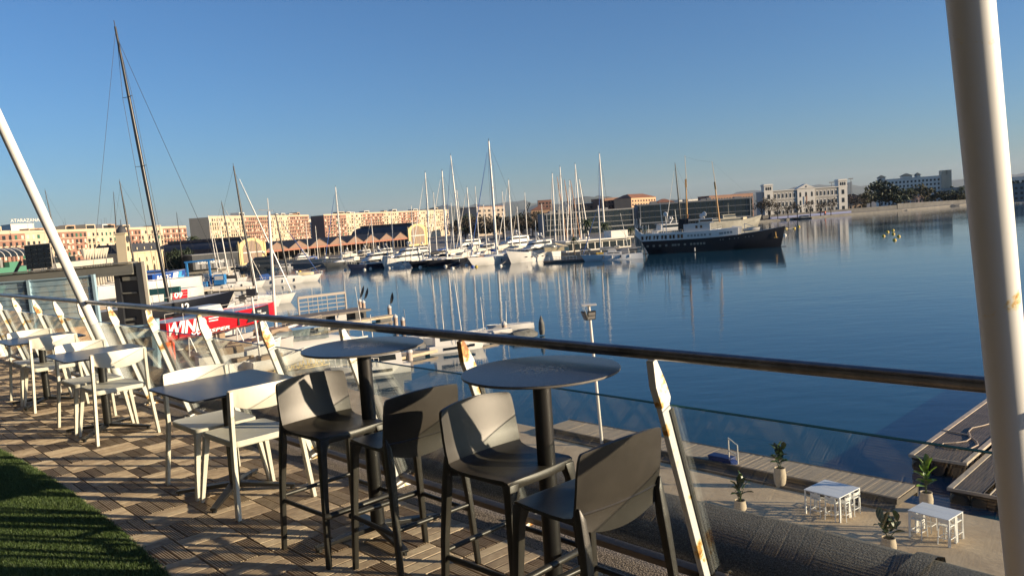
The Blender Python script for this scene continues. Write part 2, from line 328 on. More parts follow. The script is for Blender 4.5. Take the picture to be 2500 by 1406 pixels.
hs = [-.6+.5*i for i in range(34)]
MB().tube([B(s, 1.115) for s in hs], .0245, 20).build('handrail', M_steel, bal, smooth=40)
posts = [.12, 1.95, 3.16, 4.31, 5.41, 6.52, 7.72, 8.80, 9.82, 10.78, 11.73, 12.78, 13.85, 14.9]
nrm = Vector((T3*1.0 + Z*-LEAN)).normalized()          # outward normal of the leaning plane
alng = (Z + T3*LEAN).normalized()                       # up along the lean
for s in posts:
    w = .028; d = .058
    o = B(s, 0); a = []
    def q(sx, tt, up): return B(s, 0)+S3*sx+nrm*tt+alng*up
    up1 = .93
    p = MB().loft([[q(-w/2, -d/2, u), q(w/2, -d/2, u), q(w/2, d/2, u), q(-w/2, d/2, u)] for u in (0, up1)]).build('post', M_rustpost, bal, bev=.003)
    # cranked blade-shaped head under the rail
    hd = [(-d/2, up1), (d/2, up1), (d/2+.012, up1+.02), (d/2+.006, up1+.09), (.012, up1+.205), (-.012, up1+.205), (-d/2-.004, up1+.10)]
    MB().loft([[q(sx, tt, u) for tt, u in hd] for sx in (-w/2-.004, w/2+.004)]).build('post_head', M_rusthead, p, bev=.002)
    MB().loft([[q(sx, tt, u) for sx, tt in ((-.05, -.075), (.05, -.075), (.05, .06), (-.05, .06))] for u in (-.02, .018)]).build('base_plate', M_rusthead, p, bev=.004)
    for sx in (-.032, .032): MB().tube([q(sx, -.058, .0), q(sx, -.058, .034)], .010, 6).build('bolt', M_rusthead, p)
    MB().loft([[q(sx, tt, u) for sx, tt in ((w/2, .014), (w/2+.006, .014), (w/2+.006, .040), (w/2, .040))] for u in (.03, .90)]).build('gasket', M_gasket, p)
    MB().loft([[q(sx, tt, u) for sx, tt in ((-w/2, .014), (-w/2-.006, .014), (-w/2-.006, .040), (-w/2, .040))] for u in (.03, .90)]).build('gasket', M_gasket, p)
for a, b in zip(posts[:-1], posts[1:]):
    g0, g1 = a+.018, b-.018
    def qq(s, tt, up): return B(s, 0)+nrm*tt+alng*up
    pane = MB().loft([[qq(s, .022, .055), qq(s, .032, .055), qq(s, .032, .915), qq(s, .022, .915)] for s in (g0, g1)]).build('glass_pane', M_glass, bal)
    MB().loft([[qq(s, .0215, .9155), qq(s, .0325, .9155), qq(s, .0325, .919), qq(s, .0215, .919)] for s in (g0, g1)]).build('pane_edge', M_edge, pane)
    MB().loft([[qq(s, .005, .035), qq(s, .05, .035), qq(s, .05, .075), qq(s, .005, .075)] for s in (g0+.004, g1-.004)]).build('bottom_channel', M_chan, bal, bev=.004)
# leaning canopy poles
def pole(s, tb0, label, zt=7):
    o = thing('canopy_pole', label, 'pole', P(s, tb0, 0), group='leaning white canopy poles')
    d = T3*LEAN-S3*.018
    MB().tube([d*-.02+Z*-.02, d*zt+Z*zt], .0505, 32).build('shaft', M_pole, o, smooth=40)
    MB().lathe([(.09, -.004), (.09, .014), (.06, .02), (.056, .06)], 24).build('base_flange', M_rusthead, o, smooth=30)
pole(.67, 2.742, 'thick white leaning pole closest to the camera, at the near end of the handrail')
pole(9.50, 2.785, 'rust-streaked white leaning pole rising behind the middle white cafe table')
pole(15.6, 2.70, 'white leaning pole standing farthest along the terrace balustrade')
# ------------------------------------------------------------------ white cafe chairs
M_white = mm('ivory_polypropylene', (.80,.755,.64), .45, var=.07, scale=7, detail=8)
def leg(mb, top, foot, w0, w1): mb.bar(foot, top, w1, w1, w0, w0, up=Vector((1, 0, 0))); return mb
def make_chair():
    t = thing('cafe_chair', '', 'chair', group='white cafe chairs')
    # seat: flat slab with rounded corners and a slight dish
    def rr(x0, x1, y, r, z, n=5):
        pts = []
        for cx, cy, a0 in ((x1-r, y-r, 0), (x0+r, y-r, 90), (x0+r, -y+r, 180), (x1-r, -y+r, 270)):
            for i in range(n+1): a = math.radians(a0+90*i/n); pts.append((cx+r*math.cos(a), cy+r*math.sin(a), z))
        return pts
    MB().loft([rr(-.215,.225,.205,.04,.418), rr(-.222,.232,.212,.045,.424), rr(-.225,.235,.215,.045,.452), rr(-.219,.229,.209,.045,.459), rr(-.19,.20,.18,.04,.4545)]).build('seat', M_white, t, smooth=35)
    # backrest: curved band, lower edge hangs in a shallow arc
    rings = []; N = 16
    for i in range(N+1):
        v = -1+2*i/N; y = .232*v; x = -.292+.052*abs(v)**2.4; zb = .640+.055*abs(v)**2.2; zt = .792-.008*v*v; th = .016
        rings.append([(x, y, zb), (x+th, y*.965, zb), (x+th-.012, y*.965, zt), (x-.012, y, zt)])
    MB().loft(rings).build('backrest', M_white, t, bev=.003, smooth=40)
    for sy in (1, -1):
        MB().loft([[(x-.021, y-sy*.0, z), (x+.021, y, z), (x+.019, y-sy*.024, z), (x-.019, y-sy*.024, z)] for x, y, z in ((-.285, .268*sy, 0), (-.238, .236*sy, .44), (-.243, .233*sy, .62), (-.252, .231*sy, .775))]).build('leg', M_white, t, bev=.003)
        MB().loft([[(x-k, y, z), (x+k, y, z), (x+k, y-sy*k*1.6, z), (x-k, y-sy*k*1.6, z)] for x, y, z, k in ((.245, .262*sy, 0, .014), (.213, .215*sy, .40, .021), (.21, .212*sy, .43, .024))]).build('leg', M_white, t, bev=.003)
    return t
ch = make_chair(); first = True
for tab, sb, dirn, lab in ((5.13, 5.71, -1, 'white cafe chair behind the nearest square table, beside black bar stool'), (5.13, 4.60, 1, 'nearest white cafe chair, its back towards us at the first square table'),
                     (7.95, 8.55, -1, 'white cafe chair on the far side of the middle square table'), (7.95, 7.39, 1, 'white cafe chair with its back to us at the middle square table'),
                     (10.1, 10.67, -1, 'farthest white cafe chair at the square table by the picture edge'), (10.1, 9.55, 1, 'white cafe chair with its back to us at the farthest square table')):
    c = sb+dirn*.285; loc = P(c, 2.135+random.uniform(-.01, .01), 0); r = SANG+(0 if dirn > 0 else math.pi)+random.uniform(-.03, .03)
    if first: ch.location = loc; ch.rotation_euler = (0, 0, r); ch['label'] = lab; first = False
    else: dup(ch, loc, r, lab)
# ------------------------------------------------------------------ tables
def laminate(name, wet):
    m = mat(name, (.020,.024,.032), .30); n = m.node_tree.nodes; l = m.node_tree.links; b = n['Principled BSDF']
    tc = n.new('ShaderNodeTexCoord'); no = n.new('ShaderNodeTexNoise'); no.inputs['Scale'].default_value = 170; no.inputs['Detail'].default_value = 2; l.new(tc.outputs['Object'], no.inputs['Vector'])
    rp = n.new('ShaderNodeValToRGB'); rp.color_ramp.elements[0].position = .4; rp.color_ramp.elements[0].color = (.010,.013,.02,1); rp.color_ramp.elements[1].position = .75; rp.color_ramp.elements[1].color = (.075,.08,.09,1)
    l.new(no.outputs['Fac'], rp.inputs[0]); l.new(rp.outputs[0], b.inputs['Base Color'])
    bp = n.new('ShaderNodeBump'); bp.inputs['Strength'].default_value = .25; bp.inputs['Distance'].default_value = .003; l.new(no.outputs['Fac'], bp.inputs['Height'])
    last = bp
    if wet:   # beads of dew, thickest in the middle
        vo = n.new('ShaderNodeTexVoronoi'); vo.inputs['Scale'].default_value = 85; l.new(tc.outputs['Object'], vo.inputs['Vector'])
        ln = n.new('ShaderNodeVectorMath'); ln.operation = 'LENGTH'; l.new(tc.outputs['Object'], ln.inputs[0])
        mr = n.new('ShaderNodeMapRange'); mr.inputs[1].default_value = .02; mr.inputs[2].default_value = .20; mr.inputs[3].default_value = .62; mr.inputs[4].default_value = .05; l.new(ln.outputs['Value'], mr.inputs[0])
        lt = n.new('ShaderNodeMath'); lt.operation = 'SUBTRACT'; l.new(mr.outputs[0], lt.inputs[0]); l.new(vo.outputs['Distance'], lt.inputs[1])
        mxx = n.new('ShaderNodeMath'); mxx.operation = 'MAXIMUM'; mxx.inputs[1].default_value = 0; l.new(lt.outputs[0], mxx.inputs[0])
        b2 = n.new('ShaderNodeBump'); b2.inputs['Strength'].default_value = 1; b2.inputs['Distance'].default_value = .0022; l.new(mxx.outputs[0], b2.inputs['Height']); l.new(bp.outputs[0], b2.inputs['Normal']); last = b2
        ro = n.new('ShaderNodeMapRange'); ro.inputs[1].default_value = 0; ro.inputs[2].default_value = .1; ro.inputs[3].default_value = .30; ro.inputs[4].default_value = .12; l.new(mxx.outputs[0], ro.inputs[0]); l.new(ro.outputs[0], b.inputs['Roughness'])
    l.new(last.outputs[0], b.inputs['Normal']); return m
M_lam = laminate('dark_laminate', False); M_lamwet = laminate('dewy_dark_laminate', True)
M_lamedge = mm('grey_laminate_edge', (.16,.145,.125), .6, var=.2, scale=20)
M_black = mm('black_powder_coat', (.016,.015,.014), .42, var=.1, scale=30)
def feet(t, L, hgt=.03, rot=math.pi/4):
    for k in range(4):
        a = rot+k*math.pi/2; d = Vector((math.cos(a), math.sin(a), 0))
        f = MB().bar(d*.02+Z*.06, d*L+Z*.024, .062, .03, .040, .016).build('foot', M_black, t, bev=.004)
        MB().tube([d*(L-.02)+Z*.0, d*(L-.02)+Z*.018], .016, 8).build('glide', M_gasket, f)
def cafe_table(s, t_, label, rot=0):
    t = thing('cafe_table', label, 'table', P(s, t_, 0), SANG+rot, group='square dark cafe tables')
    def rr(h, r, z, n=5):
        return [(sx*(h-r)+r*math.cos(math.radians(a0+90*i/n)), sy*(h-r)+r*math.sin(math.radians(a0+90*i/n)), z) for sx, sy, a0 in ((1,1,0),(-1,1,90),(-1,-1,180),(1,-1,270)) for i in range(n+1)]
    MB().loft([rr(.372,.04,.722), rr(.375,.04,.7245), rr(.375,.04,.7325), rr(.372,.04,.735)]).build('table_top', M_lam, t, smooth=30)
    MB().tube([(0,0,.05), (0,0,.715)], .036, 20).build('column', M_black, t, smooth=40)
    MB().box(-.18,.18,-.03,.03,.705,.7215).box(-.03,.03,-.18,.18,.7055,.7212).build('bracket', M_black, t)
    feet(t, .40)
cafe_table(5.14, 2.12, 'dark square cafe table nearest the bar stools, catching a sun glint', .02)
cafe_table(7.92, 2.13, 'dark square cafe table in the middle of the row', -.02)
cafe_table(10.08, 2.12, 'dark square cafe table farthest along the deck, cut by the picture edge', .01)
def bar_table(s, t_, label, rot):
    t = thing('bar_table', label, 'table', P(s, t_, 0), rot, group='round bar tables')
    tp = MB().lathe([(.318,0), (.328,.002), (.33,.006), (.33,.0105)], 72).build('table_top', M_lamedge, t, loc=(0, 0, 1.048), smooth=25)
    MB().lathe([(.3298,0), (.3285,.0018), (.325,.0022)], 72).build('dewy_surface', M_lamwet, tp, loc=(0, 0, .0107), smooth=25)
    MB().tube([(0,0,.05), (0,0,1.045)], .0385, 24).build('column', M_black, t, smooth=40)
    MB().lathe([(.12,0), (.12,.006), (.05,.02)], 20).build('bracket', M_black, t, loc=(0, 0, 1.027), smooth=30)
    feet(t, .36, rot=.2)
bar_table(3.70, 2.30, 'round dark bar table standing between the first pair of black stools', .35)
bar_table(2.32, 2.28, 'round dew-covered bar table nearest the camera, between the last two stools', .1)
# ------------------------------------------------------------------ black bar stools
M_pp = mm('black_polypropylene', (.034,.031,.026), .40, var=.22, scale=9, detail=9, bump=.05, bscale=300)
def make_stool():
    t = thing('bar_stool', '', 'stool', group='black bar stools')
    NY = 20
    def surf(rows, name, th=.013):
        vs = []; n = NY+1; k = len(rows)
        for x, z, hw, cup, arc in rows:
            for j in range(n):
                v = -1+2*j/NY; vs.append((x+cup*v*v, hw*v, z+arc*v*v))
        fs = [(i*n+j, i*n+j+1, (i+1)*n+j+1, (i+1)*n+j) for i in range(k-1) for j in range(NY)]
        me = bpy.data.meshes.new(name); me.from_pydata(vs, [], fs); bm = bmesh.new(); bm.from_mesh(me); bmesh.ops.recalc_face_normals(bm, faces=bm.faces)
        bmesh.ops.solidify(bm, geom=bm.faces[:], thickness=th); bm.to_mesh(me); bm.free()
        me.polygons.foreach_set('use_smooth', [True]*len(me.polygons)); me.set_sharp_from_angle(angle=math.radians(50)); return put(name, me, M_pp, t)
    rows = [(.172,.625,.182,-.012,0), (.178,.645,.190,-.010,0), (.170,.660,.196,-.004,.0), (.145,.665,.20,0,.002), (.06,.659,.205,0,.006), (-.05,.656,.208,0,.008), (-.12,.660,.210,.005,.008), (-.160,.672,.213,.010,.006), (-.186,.698,.216,.016,.002)]
    surf(rows, 'seat')
    back = [(-.186,.598,.2135,.010,.045), (-.187,.630,.2145,.013,.018), (-.189,.662,.2155,.016,.004), (-.192,.697,.2165,.018,.0), (-.204,.735,.2175,.022,0), (-.213,.78,.2175,.024,0), (-.221,.83,.2165,.026,0), (-.228,.875,.214,.026,-.001), (-.232,.900,.209,.026,-.004), (-.234,.914,.203,.026,-.009), (-.235,.9225,.190,.024,-.014)]
    surf(back, 'backrest')
    # legs flow out of the shell
    for sy in (1, -1):
        MB().loft([[(x-a, y, z), (x+a, y, z), (x+a, y-sy*b, z), (x-a, y-sy*b, z)] for x, y, z, a, b in ((-.246,.238*sy,0,.013,.024), (-.222,.229*sy,.35,.016,.028), (-.196,.221*sy,.58,.019,.034), (-.182,.2165*sy,.68,.016,.026), (-.184,.2150*sy,.72,.006,.008))]).build('leg', M_pp, t, bev=.004, smooth=40)
        MB().loft([[(x-a, y, z), (x+a, y, z), (x+a, y-sy*b, z), (x-a, y-sy*b, z)] for x, y, z, a, b in ((.186,.228*sy,0,.013,.025), (.172,.212*sy,.35,.016,.030), (.160,.200*sy,.58,.019,.036), (.152,.195*sy,.65,.024,.055))]).build('leg', M_pp, t, bev=.004, smooth=40)
        MB().tube([(.174,.206*sy,.272), (-.225,.214*sy,.272)], .012, 10).build('footrest_bar', M_pp, t, smooth=40)
    MB().tube([(.190,-.212,.272), (.202,-.198,.272), (.202,.198,.272), (.190,.212,.272)], .0155, 10).build('footrest_bar', M_pp, t, smooth=40)
    MB().tube([(-.224,-.212,.30), (-.224,.212,.30)], .0115, 10).build('footrest_bar', M_pp, t, smooth=40)
    MB().box(-.15,.14,-.18,.18,.632,.648).build('seat_underside', M_pp, t, bev=.01)
    return t
st0 = make_stool(); first = True
for sb, tc_, dirn, lab, jr in ((3.97, 2.10, -1, 'leftmost black bar stool, facing us, beside the white chairs', .03), (2.99, 2.19, 1, 'black bar stool seen from behind, second from the white chairs', -.02),
                      (2.69, 2.20, -1, 'black bar stool facing us in front of the nearest round table', .04), (1.69, 2.08, 1, 'nearest black bar stool, its smooth back towards us in the corner by the rail', -.04)):
    loc = P(sb+dirn*.245, tc_, 0); r = SANG+(0 if dirn > 0 else math.pi)+jr
    if first: st0.location = loc; st0.rotation_euler = (0, 0, r); st0['label'] = lab; first = False
    else: dup(st0, loc, r, lab)
# ================================================================== NEAR QUAY BELOW THE TERRACE
M_plank = mm('bleached_boardwalk_plank', (.58,.47,.34), .8, col2=(.30,.23,.16), scale=2.2, stretch=(1, 9, 1), detail=6, bump=.4, bscale=12)
M_beam = mm('dark_kerb_timber', (.10,.08,.062), .8, var=.3, scale=2, stretch=(1, 6, 6))
b0, b1 = W(1390,1024,ZQ+.3), W(2240,1184,ZQ+.3); bd = (b1-b0).normalized(); bn = Vector((-bd.y, bd.x, 0)); bn = -bn if bn.y > 0 else bn   # bn: towards the building
bw = 2.1; bl = (b1-b0).length
bt = thing('boardwalk', 'bleached plank boardwalk running along the quay edge above the water', 'boardwalk', b0, math.atan2(bd.y, bd.x))
plank_me = MB().box(-.069,.069,-bw+.03,-.02,-.04,0).mesh('plank'); plank_me.materials.append(M_plank)
for i in range(int(bl/.146)): put('plank', plank_me, None, bt, (i*.146+.07, 0, random.uniform(-.006, .006)), random.uniform(-.01, .01))
MB().box(-.05,bl,-bw-.16,-bw,-.3,.03).build('kerb_beam', M_beam, bt); MB().box(-.05,bl,-bw-.9,-bw-.165,-.297,-.2).build('step', M_beam, bt)
MB().box(-.05,bl,-.02,.08,-.5,.012).build('fender_beam', M_beam, bt); MB().box(-.04,bl-.01,-bw,-.02,-.297,-.041).build('joist', M_beam, bt)
for u in (4, 9.2, 14.6):
    MB().tube([(u-.12,-.25,.03), (u-.05,-.25,.09), (u+.05,-.25,.09), (u+.12,-.25,.03)], .025, 6).build('cleat', mm('galvanised_iron', (.35,.34,.32), .5, .7), bt)
M_galv = mm('galvanised_post', (.66,.62,.55), .5, .15, var=.12, scale=3, stretch=(1, 1, .3))
lp = W(1470,1086,ZQ)
lamp = thing('lamp_post', 'slim pale lamp post with twin floodlights on the quay', 'lamp post', lp)
tilt = Vector((-.035, 0, 1))
MB().tube([Vector((0,0,0)), tilt*8.05], [.095,.075], 14).build('post', M_galv, lamp, smooth=40)
MB().lathe([(.2,0),(.2,.03),(.11,.06)], 14).build('base_plate', M_galv, lamp)
hd = tilt*8.05
MB().box(hd.x-.42,hd.x+.42,hd.y-.3,hd.y+.3,8.1,8.17).build('cap_plate', M_galv, lamp, bev=.01)
MB().tube([hd, hd+Z*.06], .13, 12).build('collar', M_galv, lamp)
M_lens = mm('floodlight_lens', (.25,.24,.22), .2)
for k, (dx, rz) in enumerate(((.10, .2), (-.28, -1.25))):
    f = MB().box(-.24,.24,-.06,.06,-.26,.26).build('floodlight', M_black, lamp, loc=(hd.x+dx, -.17, 7.55), rot=(.35, 0, rz), bev=.015)
    for z0 in (-.2, .03): MB().box(-.2,.2,-.075,-.062,z0,z0+.18).build('lens', M_lens, f)
# ladder rails and blue box at the boardwalk kerb
lr = W(1781,1141,ZQ); ld = bd
ladder = thing('ladder_rail', 'pale steel ladder hand rail on the quay edge beside the blue box', 'handrail', lr)
for d in (0, .5): MB().tube([ld*d, ld*d+Z*(1.55-d*.6)], .035, 8).build('upright', M_galv, ladder)
for z0, z1 in ((1.53, 1.24), (.9, .72)): MB().tube([Z*z0, ld*.5+Z*z1], .03, 8).build('cross_bar', M_galv, ladder)
M_blue = mm('blue_plastic', (.012,.03,.13), .45, var=.15, scale=5)
bx = thing('dock_box', 'dark blue plastic dock box on the quay beside the ladder rail', 'box', W(1763,1137,ZQ), math.atan2(bd.y, bd.x))
MB().box(-.62,.62,-.28,.28,.09,.45).build('body', M_blue, bx, bev=.03); MB().box(-.65,.65,-.30,.30,.455,.55).build('lid', M_blue, bx, bev=.03)
for x in (-.45, .45): MB().box(x-.1,x+.1,-.25,.25,0,.1).build('foot', mm('light_blue_plastic', (.05,.10,.33), .5), bx)
cup = thing('dock_step', 'small light blue plastic step standing under the ladder rail', 'step', W(1791,1145,ZQ))
MB().prismy([(-.2,0),(.2,0),(.15,.4),(-.15,.4)], -.18, .18).build('body', MT['light_blue_plastic'], cup, bev=.02); MB().box(-.17,.17,-.2,.2,.402,.45).build('tread', MT['light_blue_plastic'], cup)
# potted plants with big leaves
M_pot = mm('sandstone_pot', (.50,.41,.30), .8, var=.12, scale=4, bump=.3, bscale=30)
def leaf_mat(name, c1, c2):
    m = mat(name, c1, .38, col2=c2, scale=3); m.node_tree.nodes['Principled BSDF'].inputs['Transmission Weight'].default_value = 0; return m
M_leafA = leaf_mat('glossy_dark_leaf', (.012,.035,.010), (.035,.075,.018)); M_leafB = leaf_mat('yellow_green_leaf', (.05,.13,.01), (.16,.25,.02)); M_soil = mm('potting_soil', (.03,.02,.014), .9)
def leaf_mesh(L, Wd, curl, seed):
    r = random.Random(seed); N = 7; vs = []
    for i in range(N+1):
        u = i/N; w = Wd*math.sin(math.pi*min(1, u*.94+.06))**.7; x = L*u*math.cos(curl*u); z = L*u*.2-curl*L*u*u*.55
        for v in (-1, -.5, 0, .5, 1): vs.append((x, w*v*.5, z+abs(v)*w*.22+.012*math.sin(u*7+v*3+seed)))
    fs = [(i*5+j, i*5+j+1, i*5+j+6, i*5+j+5) for i in range(N) for j in range(4)]
    me = bpy.data.meshes.new('leaf'); me.from_pydata(vs, [], fs); me.polygons.foreach_set('use_smooth', [True]*len(fs)); return me
def plant(px, py, ht, label, mt_, n, seed, pot_h=.85, pr=.3, wide=1.0, L=.5):
    r = random.Random(seed); t = thing('potted_plant', label, 'plant', W(px, py, ZQ), r.uniform(0, 6), group='potted plants on the quay')
    pot = MB().lathe([(pr*.72,0),(pr*.95,pot_h*.35),(pr,pot_h*.6),(pr*.86,pot_h*.93),(pr*.9,pot_h),(pr*.78,pot_h),(pr*.76,pot_h*.9)], 24).build('pot', M_pot, t, smooth=50)
    MB().lathe([(pr*.75,pot_h*.88),(pr*.72,pot_h*.93)], 16).build('soil', M_soil, pot)
    st = MB(); k = r.randint(3, 5)
    tips = []
    for i in range(k):
        a = i*6.28/k+r.uniform(-.3, .3); h = ht*r.uniform(.35, .72); e = Vector((math.cos(a)*.16*wide, math.sin(a)*.16*wide, pot_h+h)); tips.append(e)
        st.tube([(0,0,pot_h*.9), e*.5+Vector((0,0,pot_h*.5)), e], [.02,.016,.01], 6)
    st.build('stem', M_leafA, t)
    for i in range(n):
        e = tips[i % k]; a = i*2.4+r.uniform(-.4, .4); u = (i+.5)/n; z = lerp(pot_h+ht*.12, pot_h+ht*.78, u)
        me = leaf_mesh(L*r.uniform(.8, 1.2), L*.42*r.uniform(.85, 1.15), r.uniform(.1, .7), seed*31+i); me.materials.append(mt_)
        put('leaf', me, None, t, (e.x*u, e.y*u, z), (r.uniform(-.4, .4), -lerp(.2, 1.15, u)+r.uniform(-.2, .2), a))
plant(1905,1187,1.15,'tallest potted plant, in a tall sandstone pot beside the boardwalk', M_leafA, 18, 4, .9, .29, 1.2, .55)
plant(1808,1262,.95,'dark leafed potted plant half hidden behind the felt parapet', M_leafA, 13, 8, .75, .27, 1.1, .55)
plant(2262,1246,1.5,'yellow-green potted plant between the pontoon and the white table', M_leafB, 13, 5, .8, .27, .6, .58)
plant(2170,1356,.85,'wide spreading potted plant in front of the parapet between the white tables', M_leafA, 16, 15, .7, .28, 1.9, .58)
# two white bar tables with white bar stools
M_wm = mm('white_powder_coat', (.80,.79,.76), .45)
M_top = mm('white_table_laminate', (.80,.81,.82), .35, var=.03, scale=2)
def wstool():
    t = thing('white_bar_stool', '', 'stool', group='white bar stools on the quay')
    MB().box(-.2,.2,-.2,.2,.72,.76).build('seat', M_wm, t, bev=.015)
    MB().loft([[(-.2-.05*(1-v*v),.22*v,z0) , (-.18-.05*(1-v*v),.22*v,z0), (-.2-.05*(1-v*v),.22*v,1.0), (-.22-.05*(1-v*v),.22*v,1.0)] for v in (-1,-.5,0,.5,1) for z0 in (.86,)]).build('backrest', M_wm, t)
    for sx in (1, -1):
        for sy in (1, -1): MB().bar((sx*.24,sy*.23,0), (sx*.19,sy*.19,.74 if sx > 0 else .98), .03,.03,.04,.04).build('leg', M_wm, t)
    for a, b in (((.22,-.21,.28),(.22,.21,.28)), ((-.22,-.21,.28),(-.22,.21,.28)), ((.22,.21,.28),(-.22,.21,.28)), ((.22,-.21,.28),(-.22,-.21,.28))): MB().bar(a, b, .025,.025).build('footrest_bar', M_wm, t)
    return t
ws = None
def white_table(quad, label, stools, slab_):
    global ws
    c = [W(*p, ZQ) for p in quad]; o = sum(c, Vector())/4; ex = ((c[1]-c[0])+(c[2]-c[3]))/2; ey = ((c[3]-c[0])+(c[2]-c[1]))/2; a = math.atan2(ex.y, ex.x); lx, ly = ex.length, ey.length
    t = thing('white_bar_table', label, 'table', o, a, group='white bar tables on the quay')
    for k, y0 in enumerate((-ly/2, .004)):
        MB().box(-lx/2,lx/2,y0,y0+ly/2-.004,1.02,1.06).build('table_top', M_top, t, bev=.006)
        for sx in (-1, 1):
            for yy in (y0+.03, y0+ly/2-.07): MB().box(sx*lx/2-.03*(sx+1)-.0,sx*lx/2-.03*(sx-1),yy,yy+.06,0,1.018).build('leg', M_wm, t)
    for k, (u, v, rr_, lab) in enumerate(stools):
        lab = lab.replace('white bar stool', ORD[k]+' white bar stool counted round')+('' if True else '')
        loc = o+ex*u+ey*v; r = a+rr_
        if ws is None: ws = wstool(); ws.location = loc; ws.rotation_euler = (0, 0, r); ws['label'] = lab
        else: dup(ws, loc, r, lab)
q8 = lambda x, y: (1650+x*.36, 900+y*.36)
hp = math.pi
L1 = 'white bar stool the white table nearer the boardwalk'; L2 = 'white bar stool the white table nearer the pontoon'
white_table([q8(885,985), q8(1118,1046), q8(1250,970), q8(1003,905)], 'white bar table with six stools, nearer the boardwalk', [(-.2,-.38,hp/2,L1),(.22,-.38,hp/2,L1),(.42,-.2,hp,L1),(.42,.25,hp,L1),(-.2,.42,-hp/2,L1),(.2,.42,-hp/2,L1)], 1)
white_table([q8(1575,1140), q8(1862,1212), q8(1945,1150), q8(1680,1075)], 'white bar table with four stools, nearer the floating pontoon', [(-.32,-.3,hp/2,L2),(-.32,.38,-hp/2,L2),(.36,.3,-hp/2,L2),(.36,-.26,hp/2,L2)], 2)
# floating pontoons on the right
M_pd = mm('dark_wet_decking', (.075,.06,.05), .6, col2=(.17,.14,.115), scale=1.1, detail=5, bump=.3, bscale=9)
M_pe = mm('pale_pontoon_timber', (.46,.38,.29), .75, var=.2, scale=2)
M_float = mm('black_plastic_float', (.02,.02,.02), .5)
def pontoon_dock(p0, p1, wid, label, floats=5):
    d = (p1-p0); L = d.length; a = math.atan2(d.y, d.x)
    t = thing('floating_pontoon', label, 'pontoon', p0, a, group='dark floating pontoons beside the quay')
    nb = int((wid-.5)/.145); me = MB().box(.02,L-.02,-.06,.06,-.05,0).mesh('board'); me.materials.append(M_pd)
    for i in range(nb): put('board', me, None, t, (0, -.3-i*.145-.06, random.uniform(-.004, .004)))
    for y0, y1 in ((-.26, 0), (-wid, -wid+.24)): MB().box(0,L,y0,y1,-.10,.035).build('edge_beam', M_pe, t, bev=.01)
    MB().box(-.06,.0,-wid,0,-.12,.02).build('end_beam', M_pe, t)
    MB().box(.1,L,-wid+.1,-.1,-.26,-.11).build('subframe', M_black, t)
    for i in range(floats):
        y = -wid*(i+.5)/floats if floats < 4 else -wid*.5
        x = 1.0 if floats < 4 else 1.2+i*2.4
        MB().tube([(x-.9,y,-.62),(x-.75,y,-.62),(x+.9,y,-.62),(x+1.0,y,-.62)], [.30,.42,.42,.3], 16).build('float', M_float, t, smooth=40)
        MB().box(.3,.36,y-.4,y-.34,-.6,-.1).box(.3,.36,y+.34,y+.4,-.6,-.1).box(.3,.36,y-.4,y+.4,-.34,-.28).build('float_bracket', M_pe, t)
zp = ZW+.95
p0, p1 = W(*q8(1580,580), zp), W(*q8(2120,195), zp); wv = W(*q8(1965,650), zp)-p0
d = (p1-p0).normalized(); wid = abs(wv.cross(d).z)
pontoon_dock(p0, p0+d*24, wid, 'larger dark floating pontoon with a hose coiled on its deck', 3)
q0 = W(*q8(1840,805), zp-.2); pontoon_dock(q0, q0+d*15, 1.75, 'narrow dark floating pontoon between two others, nearest the yellow-green plant', 2)
q1 = W(*q8(2088,850), zp-.2); pontoon_dock(q1, q1+d*12, 1.75, 'narrow dark floating pontoon half hidden by the thick white pole', 2)
hz = [W(*q8(x, y), zp+.05) for x, y in ((2150,365),(2080,385),(2010,400),(1985,425),(2000,460),(2040,490),(2050,515),(2000,540),(1900,545),(1830,535),(1800,515),(1815,505),(1900,500),(1970,490),(2000,470),(1990,450),(1900,430),(1800,415))]
tag(MB().tube(hz, .035, 6).build('hose', mm('pale_hose', (.40,.31,.22), .6)), 'pale hose snaking over the deck of the larger pontoon', 'hose')
# ================================================================== BOATS
M_hw = mm('white_gelcoat', (.60,.58,.54), .3, var=.06, scale=.8); M_hb = mm('black_gelcoat', (.006,.0075,.013), .35, spec=.3); M_hn = mm('navy_gelcoat', (.010,.014,.035), .22); M_hg = mm('dark_grey_gelcoat', (.045,.05,.055), .3)
M_deck = mm('teak_deck', (.30,.22,.15), .7, var=.15, scale=3); M_dkw = mm('pale_deck', (.58,.55,.49), .6, var=.08, scale=2); M_tint = mm('tinted_window', (.008,.01,.013), .08)
M_alu = mm('white_mast_paint', (.78,.74,.66), .35); M_carb = mm('carbon_mast', (.022,.02,.019), .35); M_brz = mm('varnished_spar', (.36,.16,.06), .4); M_wire = mm('rigging_wire', (.06,.06,.062), .7)
M_wire2 = mm('pale_rope', (.42,.38,.30), .8); M_sailc = mm('sail_cover', (.62,.56,.46), .8); M_blk = mm('black_canvas', (.02,.02,.022), .7); M_bluec = mm('blue_canvas', (.02,.08,.28), .7)
M_hred = mm('red_hull_paint', (.55,.008,.016), .3); M_org = mm('orange_fin_paint', (.78,.085,.03), .35); M_blackp = mm('black_vinyl', (.018,.018,.02), .4); M_ltr = mm('white_lettering', (.82,.80,.76), .5)
M_wood = mm('varnished_hull_wood', (.22,.08,.03), .35, var=.2, scale=2); M_copper = mm('copper_boot_stripe', (.30,.12,.06), .5)
